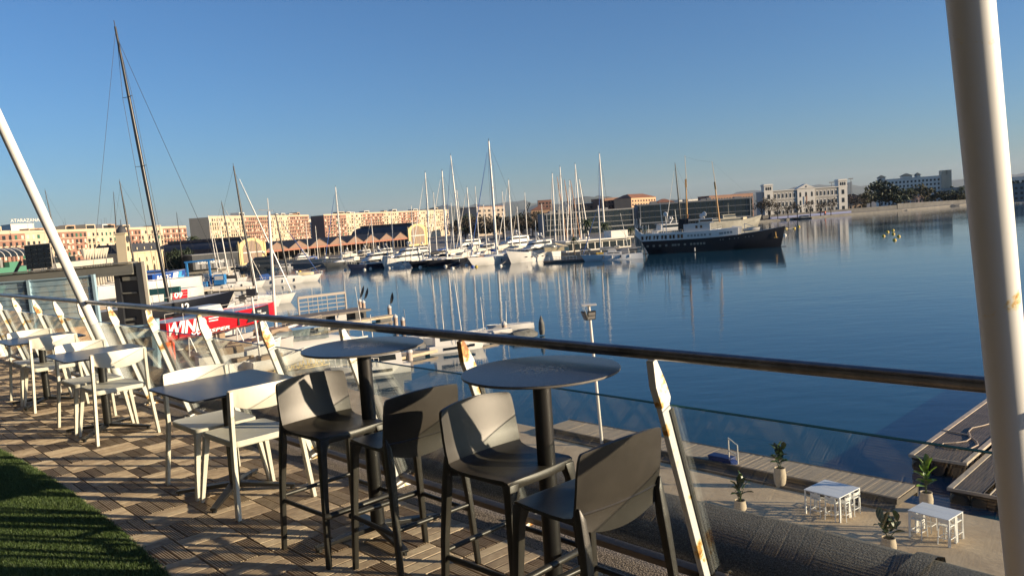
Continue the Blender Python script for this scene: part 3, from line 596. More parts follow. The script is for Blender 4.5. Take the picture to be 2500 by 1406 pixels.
def hull_rings(L, Bm, F, sheer=.35, over=.06, sw=.7, draft=.6, full=2.3, stern_rake=.0):
    rings, top = [], []; N = 16
    for i in range(N+1):
        u = i/N; v = max(0, (u-.42)/.58)
        b = Bm/2*(lerp(sw, 1, sstep(u/.42)) if u < .42 else max(.012, 1-v**full)); zd = F*(1+sheer*max(0, (u-.3)/.7)**2)
        x = -L/2+L*u*(1-over); r = []
        for k, (bb, zz) in enumerate(((1, 1), (.985, .55), (.93-.25*v*v, 0), (.62-.2*v, -.6), (.0, -1))):
            z = zd*zz if zz >= 0 else draft*zz*(1-.75*v**3)
            xx = x+(over*L*u**4*max(0, z)/zd)-stern_rake*(1-u)**8*max(0, z); r.append((xx, bb*b, z))
        rings.append(r+[(a, -c, z) for a, c, z in reversed(r[:-1])]); top.append((x+over*L*u**4, b, zd))
    return rings, top
def add_hull(t, L, Bm, F, hm, dm=M_dkw, name='hull', **k):
    rings, top = hull_rings(L, Bm, F, **k)
    MB().loft(rings, closed=False).build(name, hm, t, smooth=45)
    n = len(top); vs = []
    for x, b, z in top: vs += [(x, b*.985, z-.06*min(1, F)), (x, -b*.985, z-.06*min(1, F))]
    MB().add(vs, [(2*i, 2*i+1, 2*i+3, 2*i+2) for i in range(n-1)]).build('deck', dm, t)
    return top
def ztop(top, x):
    for (x0, b0, z0), (x1, b1, z1) in zip(top[:-1], top[1:]):
        if x0 <= x <= x1: u = (x-x0)/(x1-x0); return lerp(b0, b1, u), lerp(z0, z1, u)
    return top[-1][1], top[-1][2]
def spar(t, foot, topv, r, m, nsp, L, rig=True, head_x=None, boom=True, cover=M_sailc, spw=None, wire=.02, top=None, mizzen=False):
    ms = MB().tube([foot, foot.lerp(topv, .6), topv], [r, r, r*.55], 10).build('mast', m, t, smooth=50)
    H = (topv-foot).length; ax = (topv-foot)/H; tips = []
    for k in range(nsp):
        h = H*(k+1)/(nsp+1); w = (spw or H*.045)*(1-.12*k); c = foot+ax*h
        for sy in (1, -1): MB().bar(c, c+Vector((-.15*w, sy*w, .03*w)), r*.55, r*.3, r*.35, r*.2).build('spreader', m, ms)
        tips.append((h, w))
    MB().tube([topv, topv+ax*H*.022], r*.22, 5).build('antenna', M_wire, ms)
    if rig:
        bow = Vector((L*.47, 0, foot.z+.1)); st = Vector((-L*.48, 0, foot.z+.2))
        if not mizzen: MB().tube([bow, foot+ax*H*.96], wire, 4).build('forestay', M_wire, t)
        MB().tube([st, foot+ax*H*.99], wire, 4).build('backstay', M_wire, t)
        for sy in (1, -1):
            pts = [Vector((foot.x-.3, sy*(tips[0][1]*1.1 if tips else 1), foot.z-.3))]+[foot+ax*h+Vector((-.15*w, sy*w, 0)) for h, w in tips]+[foot+ax*H*.97]
            MB().tube(pts, wire, 4).build('shroud', M_wire, t)
    if boom:
        b0 = foot+Z*(1.2+H*.02); b1 = b0+Vector((-(H*.30), 0, H*.012))
        bo = MB().tube([b0, b1], r*.75, 8).build('boom', m, t)
        MB().tube([b0+Z*r*1.5, b0.lerp(b1, .5)+Z*r*1.9, b1+Z*r*.9], [r*2.0, r*1.7, r*.8], 10).build('furled_sail', cover, bo, smooth=60)
    return ms
def sail(label, bpx, wy, tpx, tpy, head, L, hm, mm_, nsp=3, mfrac=.08, Bm=None, F=None, r=None, boom=True, cover=M_sailc, dm=M_dkw, name='sailing_yacht', ground=None, cabin=True, group='sailing yachts', wire=None, sheer=.3, z0=ZW):
    foot = W(bpx, wy, z0); h = math.radians(head); d = Vector((math.cos(h), math.sin(h), 0)); o = foot-d*(mfrac*L)
    t = thing(name, label, 'yacht' if 'yacht' in name else 'boat', o, h, group=group)
    Bm = Bm or L*.24; F = F or .9+L*.035
    top = add_hull(t, L, Bm, F, hm, dm, sheer=sheer, over=.07, sw=.62, stern_rake=-.1)
    inv = Matrix.Rotation(-h, 3, 'Z'); fz = ztop(top, mfrac*L)[1]
    tl = inv @ (A(tpx, tpy, foot.y)-o); f0 = Vector((mfrac*L, 0, fz))
    if cabin:
        c = MB().loft([[(x, y*w, z) for y, z in ((1, fz-.15), (.86, fz+hh), (-.86, fz+hh), (-1, fz-.15))] for x, w, hh in ((-.16*L, Bm*.27, .75), (.0, Bm*.28, .8), (.2*L, Bm*.2, .45), (.26*L, Bm*.12, .05))]).build('cabin', M_hw if dm is M_dkw else dm, t, smooth=40)
        for sy in (1, -1): MB().bar((-.13*L, sy*Bm*.262, fz+.42), (.06*L, sy*Bm*.262, fz+.42), .06, .26).build('window', M_tint, c)
        MB().loft([[(x, y*Bm*.24, z) for y, z in ((1, fz), (.9, fz+hh), (-.9, fz+hh), (-1, fz))] for x, hh in ((-.27*L, 1.5), (-.17*L, 1.75), (-.13*L, .8))]).build('sprayhood', cover, t, smooth=40)
    spar(t, f0, tl, r or max(.085, L*.0125), mm_, nsp, L, boom=boom, cover=cover, wire=wire or max(.012, L*.0011))
    if L >= 18 and z0 == ZW:
        bw_ = Vector((L*.455, 0, ztop(top, L*.44)[1]+.3)); MB().tube([bw_, bw_.lerp(tl, .3), bw_.lerp(tl, .9)], [.10, .15, .05], 6).build('furled_jib', random.choice((M_sailc, M_alu, M_bluec)), t)
        for k in range(4):
            for sy in (1, -1): x = L*(-.28+.14*k); bb, zz = ztop(top, x); MB().tube([(x, sy*(bb+.16), zz*.35), (x, sy*(bb+.16), zz*.35+.9)], .17, 6).build('fender', M_blk if k % 2 else M_hw, t)
    # guard rail
    if L < 9: return t
    g = MB(); pts = [[], []]
    for x, b, z in top[::2]:
        for k, sy in enumerate((1, -1)):
            p = Vector((x, sy*b*.95, z)); pts[k].append(p+Z*.75); g.tube([p, p+Z*.75], .025, 4)
    for k in (0, 1): g.tube(pts[k], .015, 4)
    g.build('guard_rail', M_alu, t)
    return t
def superstructure(t, tiers, wm, glass=M_tint):
    for x0, x1, hw, z0, z1, rake, tail in tiers:
        def ring(z, k, ins): return [(x0+tail*k, hw-ins, z), (x1-rake*k-hw*.5, hw-ins, z), (x1-rake*k, (hw-ins)*.45, z), (x1-rake*k, -(hw-ins)*.45, z), (x1-rake*k-hw*.5, -hw+ins, z), (x0+tail*k, -hw+ins, z)]
        c = MB().loft([ring(z0, 0, 0), ring(lerp(z0, z1, .35), .3, .03), ring(z1-.12, .9, .14), ring(z1, 1, .22)]).build('superstructure', wm, t, smooth=35)
        za, zb = lerp(z0, z1, .42), lerp(z0, z1, .80); ka, kb = .36, .82
        def band(z, k): return [(x, y*1.0+(.03 if y > 0 else -.03), z) for x, y, _ in ring(z, k, .03+.11*(k-.3))]
        def grow(r): return [(x+(.05 if x > x0+1 else .6), y, z) for x, y, z in r]
        MB().loft([grow(band(za, ka)), grow(band(zb, kb))], caps=True).build('window_band', glass, c)
        MB().box(x0-.9,x1-rake-.3,-hw*1.02,hw*1.02,z1,z1+.10).build('roof_overhang', wm, c)
def motor(label, px, wy, head, L, hm, tiers=2, Bm=None, F=None, wm=None, arch=True, dome=2, name='motor_yacht', group='motor yachts', z0=ZW, sheer=.55, mast=0):
    wm = wm or M_hw; h = math.radians(head); t = thing(name, label, 'boat', W(px, wy, z0), h, group=group); Bm = Bm or L*.23; F = F or L*.07
    top = add_hull(t, L, Bm, F, hm, M_dkw, sheer=sheer, over=.08, sw=.86, full=2.6)
    for i in range(5):
        x = -L*.2+i*L*.1; b, z = ztop(top, x)
        for sy in (1, -1): MB().bar((x-.5, sy*b*1.0, z*.52), (x+.5, sy*b*1.0, z*.52), .03, .3).build('porthole', M_tint, t)
    th = L*.045+1.0; ts = []
    for k in range(tiers): ts.append((-L*(.40-.06*k), L*(.22-.13*k), Bm*(.42-.05*k), F*1.0+th*k*1.0-.1, F+th*(k+1), L*.10, L*.01))
    superstructure(t, ts, wm)
    zt = F+th*tiers
    if arch:
        a = MB()
        for sy in (1, -1): a.bar((-L*.22, sy*Bm*.3, zt), (-L*.17, sy*Bm*.22, zt+th*.75), .7, .2, .4, .15)
        a.box(-L*.19,-L*.15,-Bm*.24,Bm*.24,zt+th*.7,zt+th*.8); ar = a.build('radar_arch', wm, t)
        for k in range(dome):
            y = (-1)**k*Bm*.14; MB().lathe([(.02,0),(.42,.1),(.5,.5),(.35,.9),(.02,1.0)], 12, (-L*.17, y, zt+th*.8)).build('radar_dome', M_hw, ar, smooth=60)
    if mast: MB().tube([(-L*.1, 0, zt), (-L*.11, 0, zt+mast)], [.16, .08], 8).build('mast', M_alu, t)
    g = MB()
    for k, sy in enumerate((1, -1)):
        pts = []
        for x, b, z in top[7:]: pts.append(Vector((x, sy*b*.96, z+.9))); g.tube([(x, sy*b*.96, z), (x, sy*b*.96, z+.9)], .03, 4)
        g.tube(pts, .03, 4)
    g.build('bow_rail', M_alu, t)
    return t
def textmesh(body, size, m, parent, loc, ax, ay, name='lettering', shear=0, bold=.0, depth=.008, align='LEFT'):
    cu = bpy.data.curves.new('lettering', 'FONT'); cu.body = body; cu.size = size; cu.extrude = depth; cu.shear = shear; cu.offset = bold; cu.align_x = align; cu.resolution_u = 3
    ob = bpy.data.objects.new('tmp', cu); COL.objects.link(ob); me = bpy.data.meshes.new_from_object(ob); bpy.data.objects.remove(ob); me.name = name; me.materials.clear()
    o = put(name, me, m, parent); ax = Vector(ax).normalized(); ay = Vector(ay); ay = (ay-ax*ay.dot(ax)).normalized(); az = ax.cross(ay)
    mx = Matrix.Identity(4)
    for j in range(3): mx[j][0], mx[j][1], mx[j][2], mx[j][3] = ax[j], ay[j], az[j], loc[j]
    o.matrix_local = mx; return o
# ---- moored row in front of the market hall
sail('dark grey sailing yacht with white mast, leftmost of the moored row', 836, 650, 819, 457, 238, 27, M_hg, M_alu, 3)
motor('dark navy motor yacht moored beside the white motor yacht', 905, 655, 232, 23, M_hn, 2, dome=1)
motor('white motor yacht with dark side windows between two dark boats', 985, 649, 228, 22, M_hw, 2, F=2.6)
sail('black sailing yacht with white mast, first beside the white motor yacht', 1052, 648, 1038, 422, 232, 27, M_hb, M_alu, 3, cover=M_blk)
sail('black sailing yacht with white mast and thick furled boom, second beside the white motor yacht', 1093, 646, 1079, 418, 232, 30, M_hb, M_alu, 4)
sail('wooden sailing yacht with brown topsides and slim white mast', 1155, 638, 1140, 458, 225, 24, M_wood, M_alu, 2)
sail('tall grey-masted sailing yacht behind the black yachts', 1127, 622, 1100, 380, 232, 30, M_hw, M_alu, 4, boom=False)
sail('slim-masted sailing yacht behind the wooden yacht', 1130, 626, 1115, 465, 232, 22, M_hw, M_alu, 3, boom=False)
sail('big white sailing yacht with the tallest white mast in the row', 1215, 643, 1193, 345, 230, 36, M_hw, M_alu, 4, F=2.4)
sail('white sailing yacht with bare boom beside the white trawler yacht', 1253, 632, 1241, 440, 228, 24, M_hw, M_alu, 3)
motor('white trawler yacht with dark red waterline and tall wheelhouse', 1300, 637, 222, 24, M_hw, 2, F=2.8, mast=7)
motor('white superyacht with radar domes behind the sailing yachts', 1245, 612, 215, 30, M_hw, 2, dome=2)
motor('white superyacht with high flybridge and yellow tender behind the wooden yacht', 1130, 618, 215, 28, M_hw, 2)
for k, (px, wy, lab) in enumerate(((730, 640, 'small white motor cruiser moored leftmost under the market hall'), (880, 636, 'white motor cruiser with radar arch behind the navy motor yacht'), (930, 634, 'white motor cruiser behind the white motor yacht'), (838, 640, 'white flybridge cruiser behind the dark grey sailing yacht'), (1020, 630, 'grey-white motor cruiser below the arched market hall'), (1180, 626, 'white motor yacht with grey roof left of the tallest mast'))):
    motor(lab, px, wy, 235, 16+k % 3*2, M_hw, 2, dome=1)
motor('dark grey motor yacht moored in the inner basin by the arched hall', 625, 660, 185, 24, M_hg, 2, wm=M_hg)
motor('small white cabin cruiser at the end of the inner basin pontoon', 690, 656, 190, 9, M_hw, 1, arch=False)
for k, (px, wy, tx, ty, hm) in enumerate(((755,646,746,540,M_hw),(778,645,770,552,M_hg),(872,640,864,520,M_hw),(915,638,906,532,M_hn),(962,636,955,515,M_hw),(1012,634,1004,502,M_hw),(1068,632,1058,470,M_hn),(1110,630,1101,495,M_hw),(1172,628,1160,455,M_hw),(1190,630,1180,500,M_hb),(1236,626,1226,468,M_hw),(1272,628,1262,505,M_hw),(1290,624,1281,470,M_hw),(1330,622,1322,498,M_hg))):
    sail(ORD[k]+' slim yacht from the left in the back row of moored yachts', px, wy, tx, ty, 234, 15+k % 4, hm, M_alu, 2, boom=k % 2 == 0, cover=(M_bluec, M_sailc, M_blk)[k % 3], group='slim yachts in the back row')
# ---- masts beyond the white pavilion
for lab, bx_, by_, tx, ty, m, L in (('white-masted yacht leftmost behind the beige awning', 1358, 615, 1348, 424, M_alu, 24), ('tall white-masted yacht behind the beige awning', 1379, 612, 1367, 408, M_alu, 26), ('white-masted yacht third from the awning', 1397, 606, 1390, 441, M_alu, 22),
                                  ('white-masted yacht with yellow-lit mast behind the pavilion', 1421, 604, 1404, 401, M_alu, 26), ('white-masted yacht with leaning stay behind the pavilion', 1440, 602, 1414, 438, M_alu, 22), ('tallest white-masted yacht behind the parked cars', 1479, 606, 1463, 376, M_alu, 30)):
    sail(lab, bx_, by_, tx, ty, 250, L, M_hw, m, 3, boom=False)
kt = None
for lab, bx_, by_, tx, ty in (('first orange-masted wooden vessel behind the pavilion', 1386, 600, 1360, 432), ('second orange-masted wooden vessel behind the pavilion', 1402, 598, 1378, 440), ('third orange-masted wooden vessel behind the pavilion', 1418, 596, 1393, 442)):
    sail(lab, bx_, by_, tx, ty, 245, 22, M_wood, M_brz, 1, boom=False)
# white ketch in front
kh = sail('pale grey two-masted ketch moored side-on before the black ship', 1468, 636, 1460, 502, 176, 19.5, mm('pale_grey_gelcoat', (.55,.57,.60), .3), M_alu, 2, mfrac=.17, F=1.6, sheer=.35, cover=mm('grey_canvas', (.20,.21,.23), .8))
o = kh.location; inv = Matrix.Rotation(-kh.rotation_euler.z, 3, 'Z'); tl = inv @ (A(1514, 521, o.y)-o)
spar(kh, Vector((-5.6, 0, 1.8)), tl, .09, M_alu, 1, 19.5, mizzen=True, cover=MT['grey_canvas'], wire=.015)
MB().box(-1.5,1.2,-1.1,1.1,1.6,3.1).build('wheelhouse', M_hw, kh, bev=.15); MB().tube([(2.5,.5,2.1),(4.8,.5,2.3)], [.5,.35], 10).build('yellow_dinghy', mm('yellow_canvas', (.7,.42,.02), .6), kh)
# mooring pontoon with railings and beige awning
o = W(1380, 640, ZW); ml = thing('mooring_pontoon', 'dark mooring pontoon with railings below the beige awning', 'pontoon', o, math.radians(-8))
MB().box(-7,7.5,-1.6,1.6,.25,.8).build('deck', M_pd, ml); MB().box(-6.9,7.4,-1.5,1.5,-.3,.248).build('float', M_float, ml)
g = MB()
for i in range(9): g.tube([(-5+i*1.1, -1.4, .8), (-5+i*1.1, -1.4, 1.9)], .04, 4)
g.tube([(-5,-1.4,1.9),(3.8,-1.4,1.9)], .05, 4); g.tube([(-5,-1.4,1.4),(3.8,-1.4,1.4)], .03, 4); g.build('railing', M_alu, ml)
aw = thing('awning', 'pale yellow fabric awning on posts at the quay edge', 'awning', W(1358, 624, ZQ), 0)
MB().loft([[(-4,-2.5,3.0),(0,-2.8,3.6),(4.2,-2.5,2.8)], [(-4,2.5,3.4),(0,2.5,4.4),(4.2,2.5,3.2)]], caps=False, closed=False).build('canopy', mm('cream_awning', (.70,.56,.33), .8), aw)
MB().box(-4,4.1,-2.5,-2.45,1.6,3.0).build('valance', MT['cream_awning'], aw)
for x in (-4, 4.2):
    for y in (-2.4, 2.4): MB().bar((x,y,0),(x,y,3.2),.1,.1).build('post', M_alu, aw)
# ---- the black ship
p0, p1 = W(1587,620,ZW), W(1897,603,ZW); hv = (p1-p0); SL = hv.length*1.075
sh = thing('motor_ship', 'long black-hulled ship with white deckhouse and two wooden masts', 'ship', p0+hv*.53, math.atan2(hv.y, hv.x))
SB, SF = 7.6, 4.4
rings, top = [], []
N = 24
for i in range(N+1):
    u = i/N; v = max(0, (u-.5)/.5); b = SB/2*(lerp(.55, 1, sstep(u/.22)) if u < .22 else max(.02, 1-v**2.6)); zd = SF+2.3*max(0, (u-.35)/.65)**2.2-(.0 if u < .9 else 0); x = -SL/2+SL*u*.965+(1-u)**6*-1.5*0
    r = [(x+(1.6*u**5)*zz-(2.2*(1-u)**7)*zz, bb*b, zd*zz if zz >= 0 else zz) for bb, zz in ((1, 1), (.99, .6), (.95-.3*v*v, 0), (.5, -1.2))]
    rings.append(r+[(a, -c, z) for a, c, z in reversed(r)]); top.append((r[0][0], b, zd))
MB().loft(rings).build('hull', M_hb, sh, smooth=45)
MB().loft([[(x+(1.6*(i/N)**5)*0.02, b*1.012*(.95-.3*max(0, (i/N-.5)/.5)**2)+.02, z) for z in (.02, .16)] for i, (x, b, z_) in enumerate(top)], caps=False, closed=False).build('boot_stripe', M_copper, sh)
vs = []
for x, b, z in top: vs += [(x, b*.98, z-.5), (x, -b*.98, z-.5)]
MB().add(vs, [(2*i, 2*i+1, 2*i+3, 2*i+2) for i in range(N)]).build('deck', M_deck, sh)
def sx(px): return (A(px, 600, sh.location.y)-sh.location).length*(1 if px > proj(sh.location)[0] else -1)
xa, xb = sx(1556), sx(1800)
def dz(x): return ztop(top, x)[1]
# main deckhouse side follows the sheer
NS = 14
for nm, hh0, hh1, x0, x1, ww in (('deckhouse', -.15, 2.35, xa, xb, .98),):
    rg = []
    for i in range(NS+1):
        x = lerp(x0, x1, i/NS); b = max(1.2, ztop(top, x)[0]*ww); z = dz(x); k = sstep(i/NS)
        rg.append([(x, b, z+hh0), (x, b*.97, z+hh1), (x, -b*.97, z+hh1), (x, -b, z+hh0)])
    MB().loft(rg).build(nm, M_hw, sh, smooth=30)
wm_ = MB().box(-.36,.36,-.05,.05,-.62,.62).mesh('window'); wm_.materials.append(M_tint)
for px in (1566.5,1574,1585,1593,1604,1612,1623.5,1631.5,1643,1651,1662.5,1670.5):
    x = sx(px); b, z = ztop(top, x); w = put('window', wm_, None, sh, (x, -b*.965, z+1.1))
wm2 = MB().box(-.34,.34,-.05,.05,-.36,.36).mesh('window'); wm2.materials.append(mm('reflective_window', (.25,.27,.26), .15))
for px in (1686,1694,1702,1710,1718.5,1727,1743,1751,1759.5,1768,1776,1784):
    x = sx(px); b, z = ztop(top, x); put('window', wm2, None, sh, (x, -b*.965, z+1.1))
wm3 = MB().box(-.36,.36,-.05,.05,-.33,.33).mesh('porthole'); wm3.materials.append(mm('dull_port_glass', (.20,.19,.16), .3))
for px in (1571,1586,1601,1616.5,1632,1648,1654,1662,1677,1692,1700,1708,1716,1724):
    x = sx(px); b, z = ztop(top, x); put('porthole', wm3, None, sh, (x, -b*.99, z*.62))
wm4 = MB().lathe([(.0,0),(.2,0),(.2,.06)], 8).mesh('porthole'); wm4.materials.append(MT['dull_port_glass'])
for px in (1750,1762,1779,1791,1800,1817,1825,1834): x = sx(px); b, z = ztop(top, x); put('porthole', wm4, None, sh, (x, -b*1.0, z*.78), (math.pi/2, 0, 0))
zb = dz(0)+2.35
xu0, xu1 = sx(1675), sx(1748)
MB().box(xu0,xu1,-2.3,2.3,zb-.2,zb+2.4).build('bridge_house', M_hw, sh, bev=.06)
for px in (1706.5, 1718): MB().box(sx(px)-.35,sx(px)+.35,-2.36,-2.29,zb+.9,zb+1.8).build('window', M_tint, sh)
MB().box(xu1-4,xu1+1.2,-2.6,2.6,zb+2.4,zb+2.55).build('bridge_roof', M_hw, sh); MB().box(xu1-3.6,xu1+.8,-2.2,2.2,zb+2.56,zb+3.9).build('wheelhouse', M_hw, sh, bev=.1); MB().box(xu1-3.2,xu1+.84,-2.24,2.24,zb+2.95,zb+3.5).build('wheelhouse_window', M_tint, sh)
fx = sx(1677); MB().loft([[(fx-2.2, -1.0, zb), (fx+1.3, -1.0, zb), (fx+1.3, 1.0, zb), (fx-2.2, 1.0, zb)], [(fx-1.9, -.9, zb+4.3), (fx+1.4, -.9, zb+4.3), (fx+1.4, .9, zb+4.3), (fx-1.9, .9, zb+4.3)]]).build('funnel', M_hb, sh, bev=.1)
MB().tube([(fx+1.1,-.5,zb+4.3),(fx+1.3,-.5,zb+5.6)], .18, 8).build('exhaust_pipe', M_brz, sh)
xf = sx(1800); MB().loft([[(x, w, z), (x+.3, w*.8, z+2.9*k), (x+.3, -w*.8, z+2.9*k), (x, -w, z)] for x, w, k in ((xf-2.0, 2.6, 1), (xf+1.0, 2.2, .8)) for z in (dz(x),)]).build('fore_house', M_hw, sh)
def tender(parent, x, y, z, L, rot=0):
    r, tp = hull_rings(L, L*.36, L*.13, sheer=.4, draft=.2); o = MB().loft(r, closed=False).build('tender', M_hw, parent, loc=(x, y, z), rot=rot, smooth=45)
    MB().box(-L*.2,L*.1,-L*.09,L*.09,L*.05,L*.2).build('console', M_dkw, o)
tender(sh, xf+4.5, -1.0, dz(xf+4)+.7, 5.2); tender(sh, xf+3.8, 1.2, dz(xf+4)+.7, 4.6)
MB().bar((xf+2.2, 0, dz(xf)+.2), (xf+2.2, 0, dz(xf)+3.4), .2, .2).bar((xf+2.2, 0, dz(xf)+3.4), (xf+6.6, 0, dz(xf)+1.6), .16, .16).build('deck_crane', M_hw, sh)
for tpx, tpy, bpx, zf in ((1672, 380, 1684, zb+2.4), (1738, 394, 1750, zb+2.4)):
    bxm = sx(bpx); inv = Matrix.Rotation(-sh.rotation_euler.z, 3, 'Z'); tp = inv @ (A(tpx, tpy, sh.location.y)-sh.location); ft = Vector((bxm, 0, zf))
    mid = ft.lerp(tp, .62); ms = MB().tube([ft, mid], [.28, .2], 10).build('mast', mm('varnished_ship_mast', (.50,.27,.09), .45), sh, smooth=50)
    MB().tube([ft.lerp(tp, .55)+Vector((.25, 0, 0)), tp], [.13, .07], 8).build('topmast', mm('pale_topmast', (.60,.48,.34), .5), ms)
    MB().bar(ft.lerp(tp, .54), ft.lerp(tp, .66), .55, .5).build('mast_doubling', MT['varnished_ship_mast'], ms)
a1 = Matrix.Rotation(-sh.rotation_euler.z, 3, 'Z') @ (A(1673, 383, sh.location.y)-sh.location); a2 = Matrix.Rotation(-sh.rotation_euler.z, 3, 'Z') @ (A(1738, 396, sh.location.y)-sh.location)
MB().tube([a1, a1.lerp(a2, .5)+Z*-.35, a2], .016, 4).build('triatic_stay', M_wire, sh)
for k in (0, 1):
    m_ = (a1, a2)[k]; f_ = (Vector((sx(1684), 0, zb)), Vector((sx(1750), 0, zb)))[k]
    for sy in (1, -1): MB().tube([Vector((f_.x-.8, sy*3, zb)), f_.lerp(m_, .6)], .035, 4).build('shroud', M_wire, sh)
MB().tube([Vector((SL*.49, 0, top[-1][2]+.1)), a2], .010, 4).build('forestay', M_wire, sh)
g = MB()
for i in range(26):
    x = lerp(xa+.3, sx(1672), i/25); b, z = ztop(top, x); g.tube([(x, -b*.93, z+2.3), (x, -b*.93, z+3.35)], .035, 4)
for hh in (2.85, 3.35): g.tube([(x, -ztop(top, x)[0]*.93, dz(x)+hh) for x in [lerp(xa+.3, sx(1672), i/10) for i in range(11)]], .03, 4)
g.build('railing', M_alu, sh)
g = MB()
for px in (1557, 1562, 1570, 1576, 1584, 1590): g.tube([(sx(px), -1.5, dz(sx(px))+2.3), (sx(px), -1.5, dz(sx(px))+5.4)], .12, 6)
g.build('stern_posts', M_hw, sh)
MB().tube([(sx(1625), 0, zb), (sx(1620), 0, zb+10.5)], [.14, .07], 8).build('signal_mast', M_alu, sh)
for px, dzz in ((1632, 7.0), (1720, 5.6), (1727, 6.2)): MB().lathe([(.02,0),(.6,.15),(.75,.8),(.5,1.4),(.02,1.6)], 12, (sx(px), .5, zb+dzz-1.6)).build('radar_dome', M_hw, sh, smooth=60); MB().tube([(sx(px), .5, zb), (sx(px), .5, zb+dzz-1.6)], .14, 6).build('dome_post', M_hw, sh)
an = top[-3]; MB().bar((an[0]+1.0, -an[1]-.15, an[2]*.5), (an[0]+.9, -an[1]-.1, an[2]*.82), .25, .2).bar((an[0]+.4, -an[1]-.25, an[2]*.52), (an[0]+1.6, -an[1]+.1, an[2]*.52), .2, .25).build('anchor', mm('gilded_iron', (.42,.25,.07), .5, .4), sh)
MB().tube([(sx(1700), -SB/2-.25, .3), (sx(1700), -SB/2-.25, 1.5)], [.22, .18], 8).build('fender', M_hw, sh)
# vessels behind the black ship
motor('white superyacht with dark windows behind the black ship', 1672, 588, 10, 36, M_hw, 2, F=3.0, mast=6)
sail('racing yacht with a tall black mast behind the black ship', 1666, 583, 1648, 400, 200, 26, M_hw, M_carb, 3, boom=False)
pv0, pv1 = W(1700,566,ZW), W(1857,553,ZW); hv2 = pv1-pv0
nv = thing('patrol_vessel', 'old grey patrol vessel with raised bow moored behind the black ship', 'ship', (pv0+pv1)/2, math.atan2(hv2.y, hv2.x)); NL = hv2.length*1.05
M_nv = mm('weathered_naval_grey', (.24,.23,.19), .7, var=.3, scale=.15)
add_hull(nv, NL, 9, 4.2, M_nv, M_nv, sheer=.75, over=.07, sw=.8)
superstructure(nv, [(-NL*.35, NL*.18, 3.2, 4.2, 6.6, 1.5, .3), (-NL*.12, NL*.1, 2.4, 6.6, 9.0, 1.0, .3)], M_nv)
MB().tube([(0,0,9),(0,0,16)], [.3,.12], 8).build('mast', M_nv, nv); MB().box(NL*.19,NL*.25,-1.5,1.5,4.6,6.8).build('gun_house', mm('cream_paint', (.6,.5,.33), .6), nv, bev=.2)  # gun house cream on the grey vessel
for a, b in (((1857, 540), (1930, 563)), ((1857, 545), (1910, 556)), ((1905, 566), (1948, 573)), ((1905, 568), (1921, 584))):
    pass
# ---- mooring buoys
M_by = mm('yellow_buoy', (.62,.43,.05), .5); M_bw = mm('white_buoy', (.75,.70,.58), .5); M_bb = mm('blue_buoy', (.03,.08,.35), .5)
def buoy(px, py, r, m, label, grp):
    o = W(px, py, ZW); t = thing('mooring_buoy', label, 'buoy', o, group=grp)
    MB().lathe([(.02,-r*.7),(r*.7,-r*.6),(r,0),(r*.85,r*.55),(r*.4,r*.9),(.02,r)], 14).build('float', m, t, smooth=60); MB().tube([(0,0,r*.9),(0,0,r*1.35)], r*.16, 6).build('ring', M_wire, t)
for k, (x, y) in enumerate(((2157,577),(2167,567),(2180,563),(2181,572),(2194,578),(2184,587))): buoy(x, y, .62, M_by, ['yellow mooring buoy leftmost of the six off the ship bow','smallest yellow mooring buoy left of the topmost one off the ship bow','topmost yellow mooring buoy of the six off the ship bow','yellow mooring buoy in the middle of the six off the ship bow','rightmost yellow mooring buoy of the six off the ship bow','lowest yellow mooring buoy of the six off the ship bow'][k], 'yellow buoys off the ship bow')
for k, (x, y) in enumerate(((1919,559),(1939,558),(1950,554),(1916,575),(1906,580))): buoy(x, y, .8, M_bw if k > 2 else M_by, ORD[k]+' pale mooring buoy counted from the upper left, ahead of the black ship bow', 'buoys by the ship bow')
for k, (x, y) in enumerate(((724,665),(765,662),(785,665),(843,660),(856,659),(890,659),(904,656),(950,655),(957,655),(980,652),(986,653),(1026,653),(1088,651),(1105,656),(1139,649),(1222,650))): buoy(x, y, .62, M_bw, ORD[k]+' white mooring buoy from the left in the line before the moored yachts', 'white buoys before the moored yachts')
buoy(732,664,.62,M_by,'yellow mooring buoy beside a white one, left end of the buoy line','white buoys before the moored yachts'); buoy(1163,652,.6,M_by,'yellow mooring buoy beside the blue one before the white yacht','white buoys before the moored yachts'); buoy(1154,652,.6,M_bb,'blue mooring buoy beside a yellow one before the white yacht','white buoys before the moored yachts')
def rope(p, q, label, r=.05, sag=.3):
    m_ = (p+q)/2-Z*sag; tag(MB().tube([p, p.lerp(m_, .5)-Z*sag*.25, m_, q.lerp(m_, .5)-Z*sag*.25, q], r, 4).build('mooring_line', M_wire2), label, 'rope', 'mooring lines')
for (a, b, c, d_, e, lab) in ((1170,628,1105,655,2.4,'mooring line from the big white sailing yacht bow to a white buoy'), (1255,622,1222,649,2.6,'mooring line from the white trawler yacht bow to a white buoy'), (1130,632,1088,650,2.2,'mooring line from the wooden yacht to a white buoy'), (1065,636,1026,652,2.0,'mooring line from the black yacht to a white buoy'), (940,638,843,659,2.2,'mooring line from the navy motor yacht to a white buoy'), (797,640,732,663,2.0,'mooring line from the dark grey sailing yacht to a buoy')):
    rope(W(a, b+14, ZW)+Z*e, W(c, d_, ZW)+Z*.2, lab)
rope(W(1905, 602, ZW)+Z*6, W(1939, 558, ZW)+Z*.3, 'mooring line from the black ship bow to a buoy', .06); rope(W(1857, 553, ZW)+Z*6.5, W(1950, 554, ZW)+Z*.3, 'mooring line from the grey patrol vessel bow to a buoy', .06)
